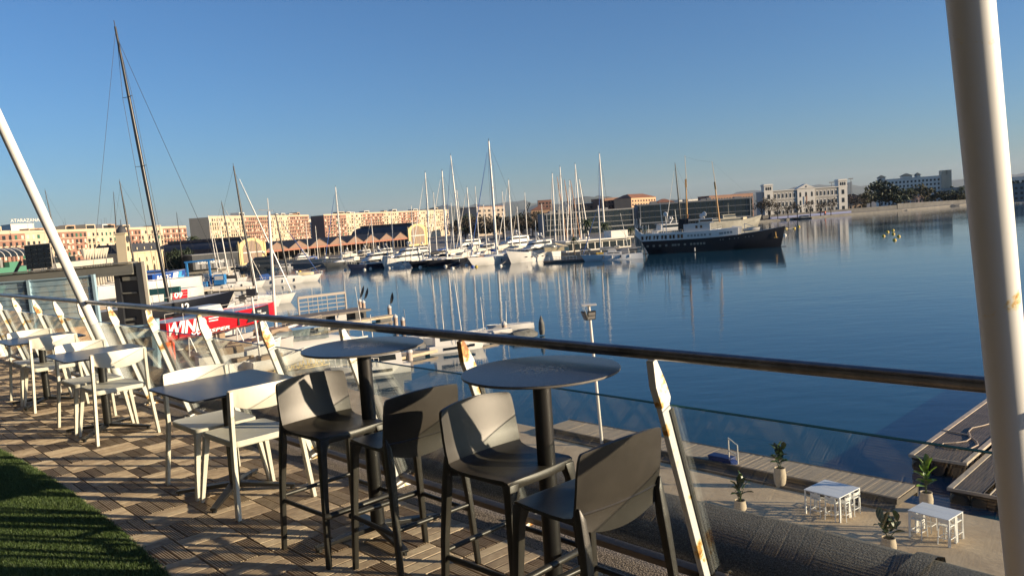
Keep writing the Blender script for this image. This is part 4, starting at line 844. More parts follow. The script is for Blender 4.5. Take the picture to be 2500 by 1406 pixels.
# ================================================================== BUILDINGS ACROSS THE HARBOUR
M_crm = mm('cream_render', (.53,.435,.31), .8, var=.10, scale=.08); M_brk = mm('brick_red_render', (.29,.155,.11), .8, var=.14, scale=.08); M_pch = mm('peach_render', (.55,.34,.20), .8, var=.1, scale=.08)
M_win = mm('dark_window', (.03,.032,.035), .15); M_shut = mm('pale_shutter', (.62,.55,.44), .7); M_gshut = mm('green_awning', (.02,.12,.075), .7); M_balc = mm('balcony_slab', (.58,.47,.33), .8)
M_tile = mm('terracotta_roof', (.27,.12,.07), .85, var=.2, scale=.3); M_slate = mm('dark_shed_roof', (.05,.052,.058), .7, var=.2, scale=.2); M_wht = mm('white_render', (.70,.66,.58), .8, var=.06, scale=.1)
M_grey = mm('grey_stone_facade', (.40,.375,.33), .8, var=.1, scale=.1); M_bgl = mm('blue_grey_glazing', (.022,.03,.035), .15); M_conb = mm('grey_concrete_frame', (.22,.22,.215), .7, var=.08, scale=.1)
def frame(p0, p1):
    p0 = Vector((p0.x, p0.y, ZQ)); p1 = Vector((p1.x, p1.y, ZQ)); d = p1-p0; return p0, d.length, math.atan2(d.y, d.x)
def ground(px, Y): p = A(px, 560, Y); return Vector((p.x, p.y, ZQ))
def zat(px, py, Y): return A(px, py, Y).z-ZQ
def unit(name, m, x=.5, d=.06, z=.5):
    me = MB().box(-x,x,-d,d,-z,z).mesh(name); me.materials.append(m); return me
U_win = unit('window', M_win); U_shut = unit('shutter', M_shut); U_gsh = unit('awning', M_gshut); U_bal = unit('balcony', M_balc); U_wht = unit('window_surround', M_wht); U_bgl = unit('glass_panel', M_bgl)
def block(label, p0, p1, H, depth, floors, segs, bay=3.1, base=4.0, name='apartment_block', roofs=6, seed=1):
    r = random.Random(seed); o, L, a = frame(p0, p1); t = thing(name, label, 'building', o, a, group='apartment blocks behind the harbour')
    x = 0; fh = (H-base-.8)/floors
    for w, m in segs:
        x1 = x+w*L; MB().box(x,x1,.0,depth,0,H-.6).build('wall', m, t)
        MB().box(x,x1,-.25,depth+.1,H-.6,H-.1).build('cornice', M_crm, t)
        MB().box(x+.05,x1-.05,-.12,-.003,H-.6-fh,H-.6-fh+.25).build('string_course', M_crm, t)
        nb = max(1, int((x1-x)/bay)); bw = (x1-x)/nb
        for f in range(floors):
            z = base+fh*(f+.5)
            for b in range(nb):
                cx = x+bw*(b+.5); q = r.random()
                me = U_win if q < .62 else (U_shut if q < .93 else U_gsh)
                if r.random() < .06: continue
                put('window', me, None, t, (cx+r.uniform(-.2, .2), -.03, z+.05), None, (bw*.42*r.uniform(.75, 1.3), 1, fh*.60*r.uniform(.85, 1.1)))
                if f < floors-1 and (b % 2 == 0 or q < .5): put('balcony', U_bal, None, t, (cx, -.5, z-fh*.33), None, (bw*.62, 8.2, fh*.18))
        x = x1
    for k in range(roofs):
        cx = r.uniform(.05, .9)*L; w = r.uniform(3, 9); h = r.uniform(1.6, 3.4); pe = MB().box(cx,cx+w,2,2+r.uniform(4, 8),H-.1,H+h).build('rooftop_room', r.choice((M_wht, M_crm, M_pch)), t)
        MB().box(cx+.5,cx+w-.8,1.95,2.01,H+.6,H+h-.5).build('window', M_win, pe)
        MB().tube([(cx+w*.3,4,H),(cx+w*.3,4,H+h+r.uniform(1, 4))], .06, 4).build('aerial', M_wire, pe)
    MB().box(0,L,.2,.35,H-.1,H+.7).build('roof_parapet', M_crm, t)
    return t
# A: long left block, B and C: two brick and cream blocks
HA = zat(455, 554, 500)
block('long cream and brick apartment block at the far left behind the clock tower', ground(-160, 318), ground(455, 500), HA, 14, 6, [(.16, M_crm), (.1, M_brk), (.11, M_crm), (.12, M_brk), (.13, M_crm), (.12, M_brk), (.12, M_crm), (.14, M_brk)], seed=3, roofs=12)
HB = zat(510, 530, 590)
block('cream and brick apartment block in the middle with beige end wall', ground(512, 590), ground(757, 760), HB, 16, 8, [(.3, M_crm), (.25, M_brk), (.2, M_crm), (.25, M_brk)], seed=5, base=6, roofs=6)
HC = zat(792, 525, 790)
block('golden and red apartment block with round tower room behind the arched hall', ground(793, 790), ground(1098, 970), HC, 18, 8, [(.15, M_brk), (.12, M_crm), (.16, M_brk), (.12, M_crm), (.17, M_brk), (.1, M_crm), (.18, M_crm)], seed=9, base=6, bay=3.6, roofs=9)
def plain(label, px0, px1, Y0, Y1, ytop, m, depth=20, rows=3, cols=8, name='house', roof=None, win=U_win, ht=None, wall_win=(.5, .5)):
    p0, p1 = ground(px0, Y0), ground(px1, Y1); o, L, a = frame(p0, p1); H = ht or zat((px0+px1)/2, ytop, (Y0+Y1)/2)
    t = thing(name, label, 'building', o, a, group='buildings across the harbour'); MB().box(0,L,0,depth,0,H).build('wall', m, t)
    fh = H/(rows+.6); bw = L/cols
    for f in range(rows):
        for b in range(cols): put('window', win, None, t, (bw*(b+.5), -.03, fh*(f+.75)), None, (bw*wall_win[0], 1, fh*wall_win[1]))
    if roof == 'hip': MB().loft([[(-.6,-.6,H), (L+.6,-.6,H), (L+.6,depth+.6,H), (-.6,depth+.6,H)], [(depth*.4,depth/2-.2,H+depth*.2), (L-depth*.4,depth/2-.2,H+depth*.2), (L-depth*.4,depth/2+.2,H+depth*.2), (depth*.4,depth/2+.2,H+depth*.2)]]).build('roof', M_tile, t)
    elif roof: MB().box(-.3,L+.3,-.3,depth,H,H+.5).build('roof', roof, t)
    else: MB().box(-.15,L+.15,-.15,depth+.1,H,H+.4).build('roof_parapet', m, t)
    return t, L, H
plain('dark narrow block between the two brick apartment blocks', 757, 792, 900, 910, 533, mm('dark_grey_block', (.22,.21,.20), .8), rows=7, cols=6)  # one even dark grey for the walls
plain('white narrow block beside the middle apartment block', 745, 775, 830, 840, 536, M_wht, rows=8, cols=4)
plain('grey beige block with pink penthouse behind the sailing masts', 1168, 1236, 760, 800, 505, mm('grey_beige_render', (.36,.30,.24), .8), rows=6, cols=6, roof=M_tile)
plain('brick tower block behind the lattice crane', 1318, 1352, 900, 900, 489, M_brk, rows=8, cols=4)
plain('low house with terracotta roof left of the glass building', 1300, 1345, 800, 800, 512, M_pch, rows=3, cols=6, roof='hip')
plain('brown brick block standing behind the left glass building', 1480, 1545, 780, 800, 483, mm('brown_brick', (.20,.11,.075), .8), rows=6, cols=9)
plain('dark brick block lower beside the brown one', 1418, 1482, 790, 800, 496, mm('brown_brick2', (.17,.105,.08), .8), rows=5, cols=8, roof=M_wht)
plain('peach gabled apartment houses behind the gap in the glass buildings', 1545, 1605, 760, 790, 482, M_pch, rows=7, cols=9, roof='hip')
plain('long brick block with red roofs behind the right glass building', 1735, 1842, 820, 840, 476, mm('brown_brick3', (.23,.13,.09), .8), rows=5, cols=16, roof=M_tile)
plain('pale house with pointed roof between the glass buildings', 1606, 1650, 860, 860, 494, M_crm, rows=4, cols=6, roof='hip')
plain('white rooftop flats behind the glass building, right of centre', 1660, 1735, 980, 990, 487, M_wht, rows=4, cols=9)
# two glass harbour buildings
def glassb(label, px0, px1, Y0, Y1, ytop, rows, cols, seed):
    p0, p1 = ground(px0, Y0), ground(px1, Y1); o, L, a = frame(p0, p1); H = zat((px0+px1)/2, ytop, (Y0+Y1)/2); t = thing('glass_building', label, 'building', o, a, group='glass harbour buildings')
    MB().box(0,L,.4,26,0,H-1).build('core', M_conb, t); MB().box(-.3,L+.3,-.2,26.2,H-1,H).build('roof_slab', M_conb, t)
    fh = (H-1)/rows; bw = L/cols; r = random.Random(seed)
    for f in range(rows):
        MB().box(-.1,L+.1,-.15,.39,fh*f-.18,fh*f+.18).build('floor_slab', M_conb, t)
        for b in range(cols): put('glass_panel', U_bgl, None, t, (bw*(b+.5), .3, fh*(f+.5)), None, (bw*.9, 1, fh*.84))
    fr = MB()
    for x in (L*.02, L*.98): fr.box(x-.25,x+.25,-.35,.38,fh*1.1,H-.8)
    fr.box(L*.02-.2,L*.98+.2,-.36,-.16,fh*1.05,fh*1.2); fr.build('frame', mm('pale_steel_frame', (.32,.32,.31), .5), t)
    for k in range(5): x = r.uniform(.05, .9)*L; MB().box(x,x+r.uniform(2, 5),6,12,H,H+r.uniform(.8, 2)).build('roof_plant', M_conb, t)
glassb('long low glass-fronted building on the left behind the masts', 1332, 1552, 556, 566, 514, 4, 17, 1)
glassb('glass-fronted building with dark bays behind the black ship', 1560, 1840, 565, 560, 490, 4, 20, 2)
# customs building with two towers
def customs():
    p0, p1 = ground(1869, 682), ground(2071, 684); o, L, a = frame(p0, p1); t = thing('customs_building', 'white three-storey palace with two corner towers and central pediment', 'building', o, a); H = zat(1970, 462, 679)
    MB().box(0,L,0,20,0,H).build('wall', M_grey, t); MB().box(-.5,L+.5,-.6,20.5,H,H+.7).build('cornice', M_wht, t); MB().box(0,L,-.25,-.003,H*.36,H*.39).build('string_course', M_wht, t); MB().box(0,L,-.25,-.003,H*.68,H*.70).build('string_course', M_wht, t)
    for x0 in (0, L-7.5):
        tw = MB().box(x0,x0+7.5,-.5,7,0,H+5).build('tower', M_wht, t); MB().box(x0-.6,x0+8.1,-1.1,7.6,H+5,H+5.7).build('cornice', M_wht, tw); MB().box(x0,x0+7.5,-.5,7,H+5.7,H+6.5).build('parapet', M_wht, tw)
        for k in range(3): MB().prismy([(x0+1.2+k*1.8,H+1.3),(x0+2.6+k*1.8,H+1.3),(x0+2.6+k*1.8,H+3.4),(x0+1.9+k*1.8,H+4.1),(x0+1.2+k*1.8,H+3.4)], -.56, -.48).build('arch_window', M_win, tw)
        for f in range(3): MB().box(x0+2.6,x0+4.9,-.58,-.48,H*(.1+f*.31),H*(.27+f*.31)).build('window', M_win, tw)
    c = L*.5; w = L*.105; cb = MB().box(c-w,c+w,-.9,19,0,H).build('central_bay', M_wht, t)
    MB().prismy([(c-w-.8,H+.7),(c+w+.8,H+.7),(c,H+4.6)], -1.2, 6).build('pediment', M_wht, cb); MB().lathe([(.02,0),(.7,0),(.7,.1)], 10).build('clock', M_win, cb, loc=(c, -1.2, H+2.3), rot=(math.pi/2, 0, 0))
    for f in range(3):
        for k in range(3): x = c-w+w*2*(k+.5)/3; MB().prismy([(x-.75,H*(.08+f*.32)),(x+.75,H*(.08+f*.32)),(x+.75,H*(.23+f*.32)),(x,H*(.27+f*.32)),(x-.75,H*(.23+f*.32))], -.97, -.88).build('arch_window', M_win, cb)
        for s0, s1 in ((.11, .385), (.615, .89)):
            for k in range(6):
                x = L*lerp(s0, s1, (k+.5)/6); put('window_surround', U_wht, None, t, (x, -.03, H*(.175+f*.32)), None, (2.3, 1.2, H*.21)); put('window', U_win, None, t, (x, -.12, H*(.17+f*.32)), None, (1.35, 1, H*.16))
    MB().bar((c, -1.6, H*.45), (c, -1.6, H*.75), .06, 1.1).build('flag', M_brk, t)
customs()
# hotel, red-roofed shed, pink house, right-hand buildings
t, L, H = plain('long white hotel block with green pavilion roofs on the right', 2150, 2318, 860, 842, 434, M_wht, depth=22, rows=6, cols=18, name='hotel')
for k, (u, w) in enumerate(((.0, .09), (.34, .14), (.55, .05))):
    p = MB().box(L*u,L*(u+w),-.6,12,H-.5,H+2.6).build('pavilion', M_wht, t); MB().loft([[(L*u-1,-1.6,H+2.6), (L*(u+w)+1,-1.6,H+2.6), (L*(u+w)+1,13,H+2.6), (L*u-1,13,H+2.6)], [(L*(u+w*.4),5,H+5.2), (L*(u+w*.6),5,H+5.2), (L*(u+w*.6),6,H+5.2), (L*(u+w*.4),6,H+5.2)]]).build('roof', mm('green_grey_roof', (.09,.11,.10), .7), p)
for u in (.9, .965): MB().box(L*u,L*u+5,-2,10,0,H+5.5).build('tower', M_crm, t)
plain('low red-roofed warehouse right of the palace', 2074, 2118, 760, 760, 486, mm('sandy_wall', (.35,.25,.17), .8), rows=2, cols=4, roof='hip', depth=26)
plain('small pink house among the far trees', 2236, 2262, 770, 770, 477, mm('pink_render', (.60,.42,.36), .8), rows=1, cols=3, depth=8)
plain('low colonnaded building left of the thick white pole', 2305, 2385, 800, 790, 458, M_grey, rows=2, cols=10, depth=14)
plain('modern building with dark glass right of the thick white pole', 2462, 2600, 640, 620, 446, M_conb, rows=3, cols=10, depth=20)
plain('white villa with small tower behind, right of the thick white pole', 2456, 2530, 900, 890, 432, M_wht, rows=3, cols=6, depth=14)
for lab, px, py, Y in (('slim floodlight mast behind the palace', 2034, 445, 720), ('tall floodlight mast right of the palace', 2081, 436, 740)):
    h = zat(px, py, Y); t = thing('floodlight_mast', lab, 'lamp post', ground(px, Y)); MB().tube([(0,0,0),(0,0,h)], [.35,.2], 8).build('post', M_conb, t); MB().box(-2.2,2.2,-.3,.3,h-.6,h+.3).build('lamp_bar', M_conb, t)
M_swl = mm('grey_sea_wall', (.10,.098,.095), .85, var=.25, scale=.2)
# low sea wall and blue hoarding along the far quay
o, L, a = frame(Vector((196, 622, 0)), Vector((345, 690, 0))); t = thing('sea_wall', 'long low pale wall with blue hoarding along the far quay', 'wall', o, a); MB().box(0,L,6,6.8,0,3.4).build('wall', M_swl, t); MB().box(12,L*.62,2,2.3,0,1.7).build('blue_hoarding', mm('blue_hoarding', (.04,.07,.22), .6), t)
o, L, a = frame(Vector((345, 690, 0)), Vector((440, 752, 0))); t = thing('breakwater', 'pale sloping breakwater wall below the far trees', 'wall', o, a); MB().prismy([(-2,0),(L,0),(L,3.2),(8,4.6),(-2,4.6)], 6, 12).build('wall', M_swl, t)
for k, px in enumerate((1958, 2026)):
    motor(['small workboat moored leftmost at the far quay', 'small workboat with white cabin moored below the palace'][k], px, (535, 527)[k], 170, 14, M_hn, 1, name='workboat', group='workboats at the far quay', arch=False)
t = thing('excavator', 'small orange digger parked on the far quay by the blue hoarding', 'digger', ground(2012, 655), 2.5); MB().box(-2,2,-1.3,1.3,.2,1).build('tracks', M_black, t); MB().box(-1.6,1.2,-1.1,1.1,1,2.8).build('cab', mm('orange_machine_paint', (.55,.1,.03), .5), t); MB().bar((1,0,2),(5,0,4),.4,.5).bar((5,0,4),(7,0,1.4),.3,.4).build('arm', MT['orange_machine_paint'], t)
t = thing('mooring_cluster', 'red mooring floats piled on the far quay', 'floats', ground(2150, 690)); 
for k in range(5): MB().lathe([(.1,0),(1.2,.3),(1.5,1.5),(1.0,2.6),(.1,2.9)], 10, ((k-2)*2.0, random.uniform(-1, 1), random.uniform(0, .6))).build('float', M_hred, t, smooth=60)
# ---- market halls
M_yel = mm('yellow_stucco', (.66,.52,.25), .8, var=.06, scale=.1); M_lat = mm('slatted_gable_screen', (.27,.20,.15), .8, stretch=(6, 1, .2), var=.3, scale=1.5); M_ter = mm('terracotta_gable', (.25,.16,.115), .8, stretch=(5, 1, .2), var=.22, scale=1.2); M_frz = mm('terracotta_frieze', (.33,.14,.09), .8)
def arch_hall(label, px0, px1, Y0, Y1, ybase_top, blen):
    o, L, a = frame(ground(px0, Y0), ground(px1, Y1)); H = zat((px0+px1)/2, ybase_top, (Y0+Y1)/2); t = thing('arched_hall', label, 'building', o, a, group='market halls with arched gables')
    def arc(x0, x1, zs, zt, n=12): return [(lerp(x0, x1, i/n), zs+(zt-zs)*math.sin(math.pi*i/n)**.62) for i in range(n+1)]
    sh_ = H*.72; out = [(0, 0)]+arc(0, L, sh_, H)+[(L, 0)]
    MB().prismy(out, 0, .8).build('gable_wall', M_yel, t)
    inn = [(L*.14, H*.08)]+arc(L*.14, L*.86, H*.62, H*.90)+[(L*.86, H*.08)]
    MB().prismy(inn, -.12, -.004).build('slatted_screen', M_lat, t)
    for u in (.37, .62): MB().box(L*u-.12,L*u+.12,-.25,-.121,H*.08,H*.86).build('mullion', M_yel, t)
    MB().box(L*.14,L*.86,-.27,-.13,H*.44,H*.48).build('transom', M_wht, t)
    for x in (-.25, L-.9): MB().box(x,x+1.15,-.3,1.0,0,sh_+.8).build('pilaster', M_yel, t); MB().lathe([(.35,0),(.5,.5),(.1,1.6)], 6, (x+.55, .3, sh_+.8)).build('finial', M_yel, t)
    rb = [(x, z-.35) for x, z in arc(-.1, L+.1, sh_, H)]
    ridge_ = MB().loft([[(x, y, z) for x, z in [(.3, 0)]+rb+[(L-.3, 0)]] for y in (.82, blen)]).build('vault_roof', M_slate, t, smooth=40)
    MB().box(L*.35,L*.65,3,blen-3,H-.4,H+1.0).build('roof_lantern', M_slate, ridge_)
    return t
arch_hall('nearer yellow arched hall gable on the left behind the sail masts', 578, 643, 392, 408, 581, 60)
arch_hall('farther yellow arched hall gable right of the gabled market shed', 996, 1041, 552, 566, 546, 60)
def shed():
    p0, p1 = ground(644, 408), ground(993, 548); o, L, a = frame(p0, p1); t = thing('market_shed', 'long open market shed with a row of terracotta gables', 'building', o, a); n = 8; w = L/n; He = 6.2; Hp = 10.2
    for k in range(n):
        x = k*w; g = MB().prismy([(x, He), (x+w, He), (x+w/2, Hp)], 0, .3).build('gable', M_ter, t)
        MB().prismy([(x-.1, He+.1), (x+w/2, Hp+.35), (x+w+.1, He+.1), (x+w/2, Hp-.02)], -.35, 30).build('gable_roof', M_slate, g)
        MB().box(x+.05,x+w-.05,-.12,.35,He-1.0,He-.01).build('frieze', M_frz, g)
        for q in range(4): MB().bar((x+w*q/4+.1, .2, 0), (x+w*q/4+.1, .2, He-1), .28, .28).build('column', mm('pale_iron_column', (.42,.36,.28), .6), t)
    MB().box(0,L,30,30.4,0,He).build('back_wall', mm('dark_brick_wall', (.12,.09,.07), .9), t)  # back wall in an even dark brown
    for k in range(26):
        x = (k+.5)*L/26; MB().box(x-.9,x+.9,22,26,.0,1.5).build('stored_crate', mm(['crate_grey','crate_dark','crate_pale'][k % 3], [(.25,.25,.25), (.06,.06,.065), (.5,.48,.44)][k % 3], .6), t, bev=.2)
shed()
# quay wall band of pale stone in front of the shed
o, L, a = frame(Vector((-126, 392, 0)), Vector((-62, 346, 0))); t = thing('quay_parapet', 'low pale stone wall along the promenade below the market shed', 'wall', o, a); MB().box(0,L,3,3.6,0,1.5).build('wall', M_crm, t)
# white quay pavilion, parked cars
o, L, a = frame(W(1385, 618, ZQ)+Vector((0, 6, 0)), W(1530, 604, ZQ)+Vector((2, 2, 0))); t = thing('quay_pavilion', 'long white flat-roofed pavilion with glazed front on the promontory', 'building', o, a)
MB().box(0,L,0,8,0,3.6).build('wall', M_wht, t); MB().box(-.6,L+.6,-1.6,8.4,3.6,4.1).build('roof', M_wht, t)
for k in range(9): put('glass_panel', U_bgl, None, t, (L*(k+.5)/9, -.05, 1.7), None, (L/11, 1, 2.4))
MB().box(L*.72,L*.98,1,7,4.1,6.6).build('roof_room', M_wht, t)
def car(px, py, rot, label, cm):
    t = thing('parked_car', label, 'car', W(px, py, ZQ), rot, group='cars parked on the promontory')
    MB().loft([[(x, y*w, z) for y, z in ((1, .35), (1, .85), (-1, .85), (-1, .35))] for x, w in ((-2.15, .78), (-1.9, .88), (1.7, .88), (2.15, .74))]).build('body', cm, t, bev=.08)
    MB().loft([[(x0, .82, .85), (x1, .82, .85), (x1, -.82, .85), (x0, -.82, .85)] if z == 0 else [(x0, .66, 1.5), (x1, .66, 1.5), (x1, -.66, 1.5), (x0, -.66, 1.5)] for x0, x1, z in ((-2.0, 1.1, 0), (-1.6, .35, 1))]).build('cabin', M_tint, t); MB().box(-1.55,.3,-.64,.64,1.5,1.55).build('roof', cm, t)
    for x in (-1.35, 1.35):
        for y in (-.8, .8): w_ = MB().tube([(x, y-.1, .32), (x, y+.1, .32)], .32, 12).build('tyre', M_black, t); MB().tube([(x, y-.12, .32), (x, y+.12, .32)], .18, 8).build('rim', M_alu, w_)
car(1430, 614, -.2, 'white parked car leftmost beside the ketch mast', M_hw); car(1447, 610, -.2, 'silver parked car behind the white one on the promontory', mm('silver_car_paint', (.4,.42,.44), .3, .5)); car(1500, 606, -.1, 'white van-like car parked right of the ketch main mast', M_hw)
# lattice harbour crane
t = thing('harbour_crane', 'old dark lattice harbour crane standing among the trees', 'crane', ground(1283, 620)); hC = zat(1290, 497, 620); b = MB()
for i in range(9):
    z0, z1 = hC*.35*i/9, hC*.35*(i+1)/9
    for sx_, sy in ((1,1),(1,-1),(-1,1),(-1,-1)): b.bar((sx_*3,sy*3,z0),(sx_*3,sy*3,z1),.4,.4); b.bar((sx_*3,sy*3,z0),(-sx_*3,sy*3,z1),.22,.22)
b.build('tower', M_carb, t); MB().box(-4,4,-3,3,hC*.35,hC*.35+5).build('cab', M_carb, t); b = MB()
for i in range(8):
    for sy in (1.2, -1.2):
        q0 = Vector((lerp(-2, 5, i/8), sy, lerp(hC*.45, hC, i/8))); q1 = Vector((lerp(-2, 5, (i+1)/8), sy, lerp(hC*.45, hC, (i+1)/8))); b.bar(q0, q1, .5, .5); b.bar(q0+Vector((-2.5+i*.25, 0, 1)), q1+Vector((-2.5+i*.25, 0, 1)), .4, .4); b.bar(q0, q1+Vector((-2.5+i*.25, 0, 1)), .25, .25)
b.build('jib', M_carb, t)
# ================================================================== TREES
def leafcloud(name, n, rad, hgt, m, seed, leaf=.55, clumps=16):
    r = np.random.default_rng(seed); cs = r.normal(0, 1, (clumps, 3)); cs /= np.linalg.norm(cs, axis=1)[:, None]; cs *= r.uniform(.35, .95, (clumps, 1)); cr = r.uniform(.22, .42, clumps)
    ci = r.integers(0, clumps, n); p = r.normal(0, 1, (n, 3)); p /= np.linalg.norm(p, axis=1)[:, None]; p = cs[ci]+p*(cr[ci]*r.uniform(.5, 1.05, n))[:, None]
    p *= np.array([rad, rad, hgt/2]); p[:, 2] += hgt/2
    a = r.normal(0, 1, (n, 3)); a /= np.linalg.norm(a, axis=1)[:, None]; b = np.cross(a, r.normal(0, 1, (n, 3))); b /= np.linalg.norm(b, axis=1)[:, None]; s = leaf*r.uniform(.6, 1.3, (n, 1))
    v = np.stack([p+a*s, p+b*s*.6, p-a*s, p-b*s*.6], 1).reshape(-1, 3); me = bpy.data.meshes.new(name); me.from_pydata(v.tolist(), [], np.arange(4*n).reshape(-1, 4).tolist()); me.materials.append(m); return me
M_fol = mm('evergreen_foliage', (.022,.038,.016), .7, var=.5, scale=.5); M_fol2 = mm('olive_foliage', (.065,.065,.028), .7, var=.4, scale=.5); M_fol3 = mm('bare_twig_brown', (.085,.065,.042), .8, var=.3, scale=.5); M_bark = mm('bark', (.10,.075,.055), .9); M_palm = mm('palm_frond', (.045,.06,.02), .6, var=.3, scale=.5)
CL = {k: [leafcloud('crown', nn, 1, 1, m, 40+i+7*j, lf) for j in range(3)] for i, (k, m, nn, lf) in enumerate((('ever', M_fol, 900, .085), ('olive', M_fol2, 800, .075), ('bare', M_fol3, 700, .05)))}
def tree(px, Y, hpx_top, kind, wide, label, group, base=None, j=0):
    o = ground(px, Y); h = zat(px, hpx_top, Y); w = wide; t = thing('tree', label, 'tree', o, random.uniform(0, 6), group=group); b = MB().tube([(0,0,0),(.1,.05,h*.3),(.0,.1,h*.6)], [h*.03,h*.022,h*.012], 7)
    for k in range(5): a = k*1.26; b.tube([(0,0,h*.28),(math.cos(a)*w*.3,math.sin(a)*w*.3,h*.5),(math.cos(a)*w*.55,math.sin(a)*w*.55,h*.72)], [h*.014,h*.01,h*.004], 5)
    b.build('trunk', M_bark, t); put('crown', CL[kind][j % 3], None, t, (0, 0, h*.22), None, (w, w, h*.8))
def palm(px, py, top, label, z=None, Y=None, group='palms along the quays'):
    o = W(px, py, ZQ) if Y is None else ground(px, Y); h = A(px, top, o.y).z-ZQ; t = thing('palm_tree', label, 'tree', o, random.uniform(0, 6), group=group)
    MB().tube([(0,0,0),(.1,0,h*.5),(0,0,h*.88)], [.28,.2,.22], 8).build('trunk', M_bark, t); b = MB(); R = h*.26
    for k in range(26):
        a = k*2.4; el = .9-1.7*(k/26); prev = None
        for q in range(5):
            u = q/4; p = Vector((math.cos(a)*R*u*math.cos(el*.6), math.sin(a)*R*u*math.cos(el*.6), h*.88+R*(u*math.sin(el)*1.1-.75*u*u)))
            s = Vector((-math.sin(a), math.cos(a), 0))*R*.12*(1-abs(u-.4)); cur = (p+s-Z*R*.06, p, p-s-Z*R*.06)
            if prev: b.add([*prev, *cur], [(0, 1, 4, 3), (1, 2, 5, 4)])
            prev = cur
    b.build('crown', M_palm, t)
gB = 'trees behind the moored yachts'
for k, (px, Y, top, kd, w) in enumerate(((1112,600,535,'bare',11),(1135,610,530,'ever',12),(1160,600,528,'bare',12),(1185,620,532,'ever',12),(1205,600,528,'bare',12),(1228,610,526,'ever',12),(1252,600,522,'bare',12),(1272,620,526,'ever',11),(1300,600,516,'bare',12),(1325,610,520,'ever',12))):
    tree(px, Y, top, kd, w, ORD[k]+' tree from the left in the belt behind the moored yachts', gB, j=k)
gR = 'trees right of the palace'
for k, (px, Y, top, kd, w, lab) in enumerate(((2128,760,458,'ever',13,'dark evergreen tree leftmost right of the palace'), (2150,770,445,'ever',16,'biggest dark evergreen tree below the hotel'), (2172,765,455,'ever',14,'dark evergreen tree below the hotel pavilion'), (2195,760,462,'ever',12,'dark evergreen tree second right of the biggest one'), (2262,770,450,'olive',11,'olive brown tree in front of the hotel'), (2232,775,458,'olive',10,'olive tree left of the brown one below the hotel'), (2285,800,462,'ever',9,'dark tree right of the olive one by the hotel end'), (2112,740,466,'olive',7,'small yellowish tree beside the red-roofed warehouse'), (2340,830,455,'ever',12,'dark tree behind the colonnaded building'), (2362,830,452,'ever',10,'dark tree beside the thick white pole on the far shore'), (2482,760,446,'ever',10,'dark tree right of the thick white pole'), (2306,775,468,'olive',10,'olive tree in front of the hotel end towers'), (2326,770,466,'ever',12,'dark tree left of the colonnaded building front'), (2350,765,470,'olive',11,'olive tree in front of the colonnaded building'), (2376,770,463,'ever',12,'dark tree touching the thick white pole on the far shore'), (2214,765,470,'bare',10,'brownish tree between the palms below the hotel'), (2092,735,476,'bare',9,'brown tree in front of the red-roofed warehouse'), (2500,700,458,'olive',10,'olive tree at the far right picture edge'))):
    tree(px, Y, top, kd, w, lab, gR, j=k)
for k, px in enumerate((1862,1880,1900,1925,1948,1980,2005,2030)):
    tree(px, 628-k*2, 505-k*3 if k > 1 else 482, 'bare', 5 if k > 1 else 8, ORD[k]+' thin bare street tree from the left before the white palace', 'bare trees before the palace', j=k)
for lab, px, Y, top in (('palm tree leftmost beside the left apartment block', 474, 480, 578), ('palm tree second beside the left apartment block', 486, 470, 590), ('tall palm tree left of the middle apartment block', 468, 500, 572)): palm(px, 0, top, lab, Y=Y)
for k, (px, py, top) in enumerate(((1403,622,575),(1436,606,530),(1479,604,538),(1541,598,552),(1500,600,578),(1575,596,555))): palm(px, py, top, ['short palm beside the beige awning','tall palm behind the pavilion near the orange masts','tall palm beside the tallest white mast behind the pavilion','palm at the promontory end left of the ship','low bushy palm in front of the pavilion roof room','palm near the stern of the black ship'][k])
for k, (px, Y, top) in enumerate(((2198,770,466),(2222,770,455),(2350,790,452))): palm(px, 0, top, ['palm below the hotel among dark trees','tall palm left of the olive tree below the hotel','palm by the colonnaded building'][k], Y=Y)
# ================================================================== LEFT: clock tower, pavilion, steel portal, boat yard
M_clk = mm('cream_stone', (.62,.52,.34), .8, var=.06, scale=.1)
o, L, a = frame(ground(304, 330), ground(392, 372)); t = thing('clock_building', 'cream clock tower building with dark mansard roof and arched windows', 'building', o, a); H = zat(345, 617, 350)
MB().box(0,L,0,14,0,H).build('wall', M_clk, t); MB().box(-.3,L+.3,-.4,14.3,H,H+.6).build('cornice', M_clk, t)
MB().loft([[(0,0,H+.6),(L,0,H+.6),(L,14,H+.6),(0,14,H+.6)], [(1,2.4,H+4.2),(L-1,2.4,H+4.2),(L-1,12,H+4.2),(1,12,H+4.2)]]).build('mansard_roof', M_slate, t)
for k in range(5):
    x = L*(k+.5)/5; MB().box(x-.6,x+.6,-.1,.0-.003,H*.62,H*.80).build('window', M_win, t); MB().prismy([(x-.75,H*.16),(x+.75,H*.16),(x+.75,H*.40),(x,H*.48),(x-.75,H*.40)], -.14, -.004).build('arch_window', M_win, t); MB().lathe([(.55,0),(.6,.12)], 10).build('dormer', M_clk, t, loc=(x, .6, H+2), rot=(math.pi/2, 0, 0)); MB().box(x-1.9,x-1.5,-.22,-.003,0,H).build('pilaster', M_clk, t)
o = ground(296, 326); h = zat(296, 572, 326); t = thing('clock_tower', 'slim cream clock tower with domed top beside the cream building', 'tower', o, a)
MB().box(-1.9,1.9,-1.9,1.9,0,h).build('shaft', M_clk, t); MB().box(-2.3,2.3,-2.3,2.3,h,h+.5).build('cornice', M_clk, t); MB().lathe([(1.9,0),(1.95,.8),(1.5,2.0),(.6,2.8),(.15,3.2),(.08,5.4)], 14, (0,0,h+.5)).build('dome', M_slate, t, smooth=50)
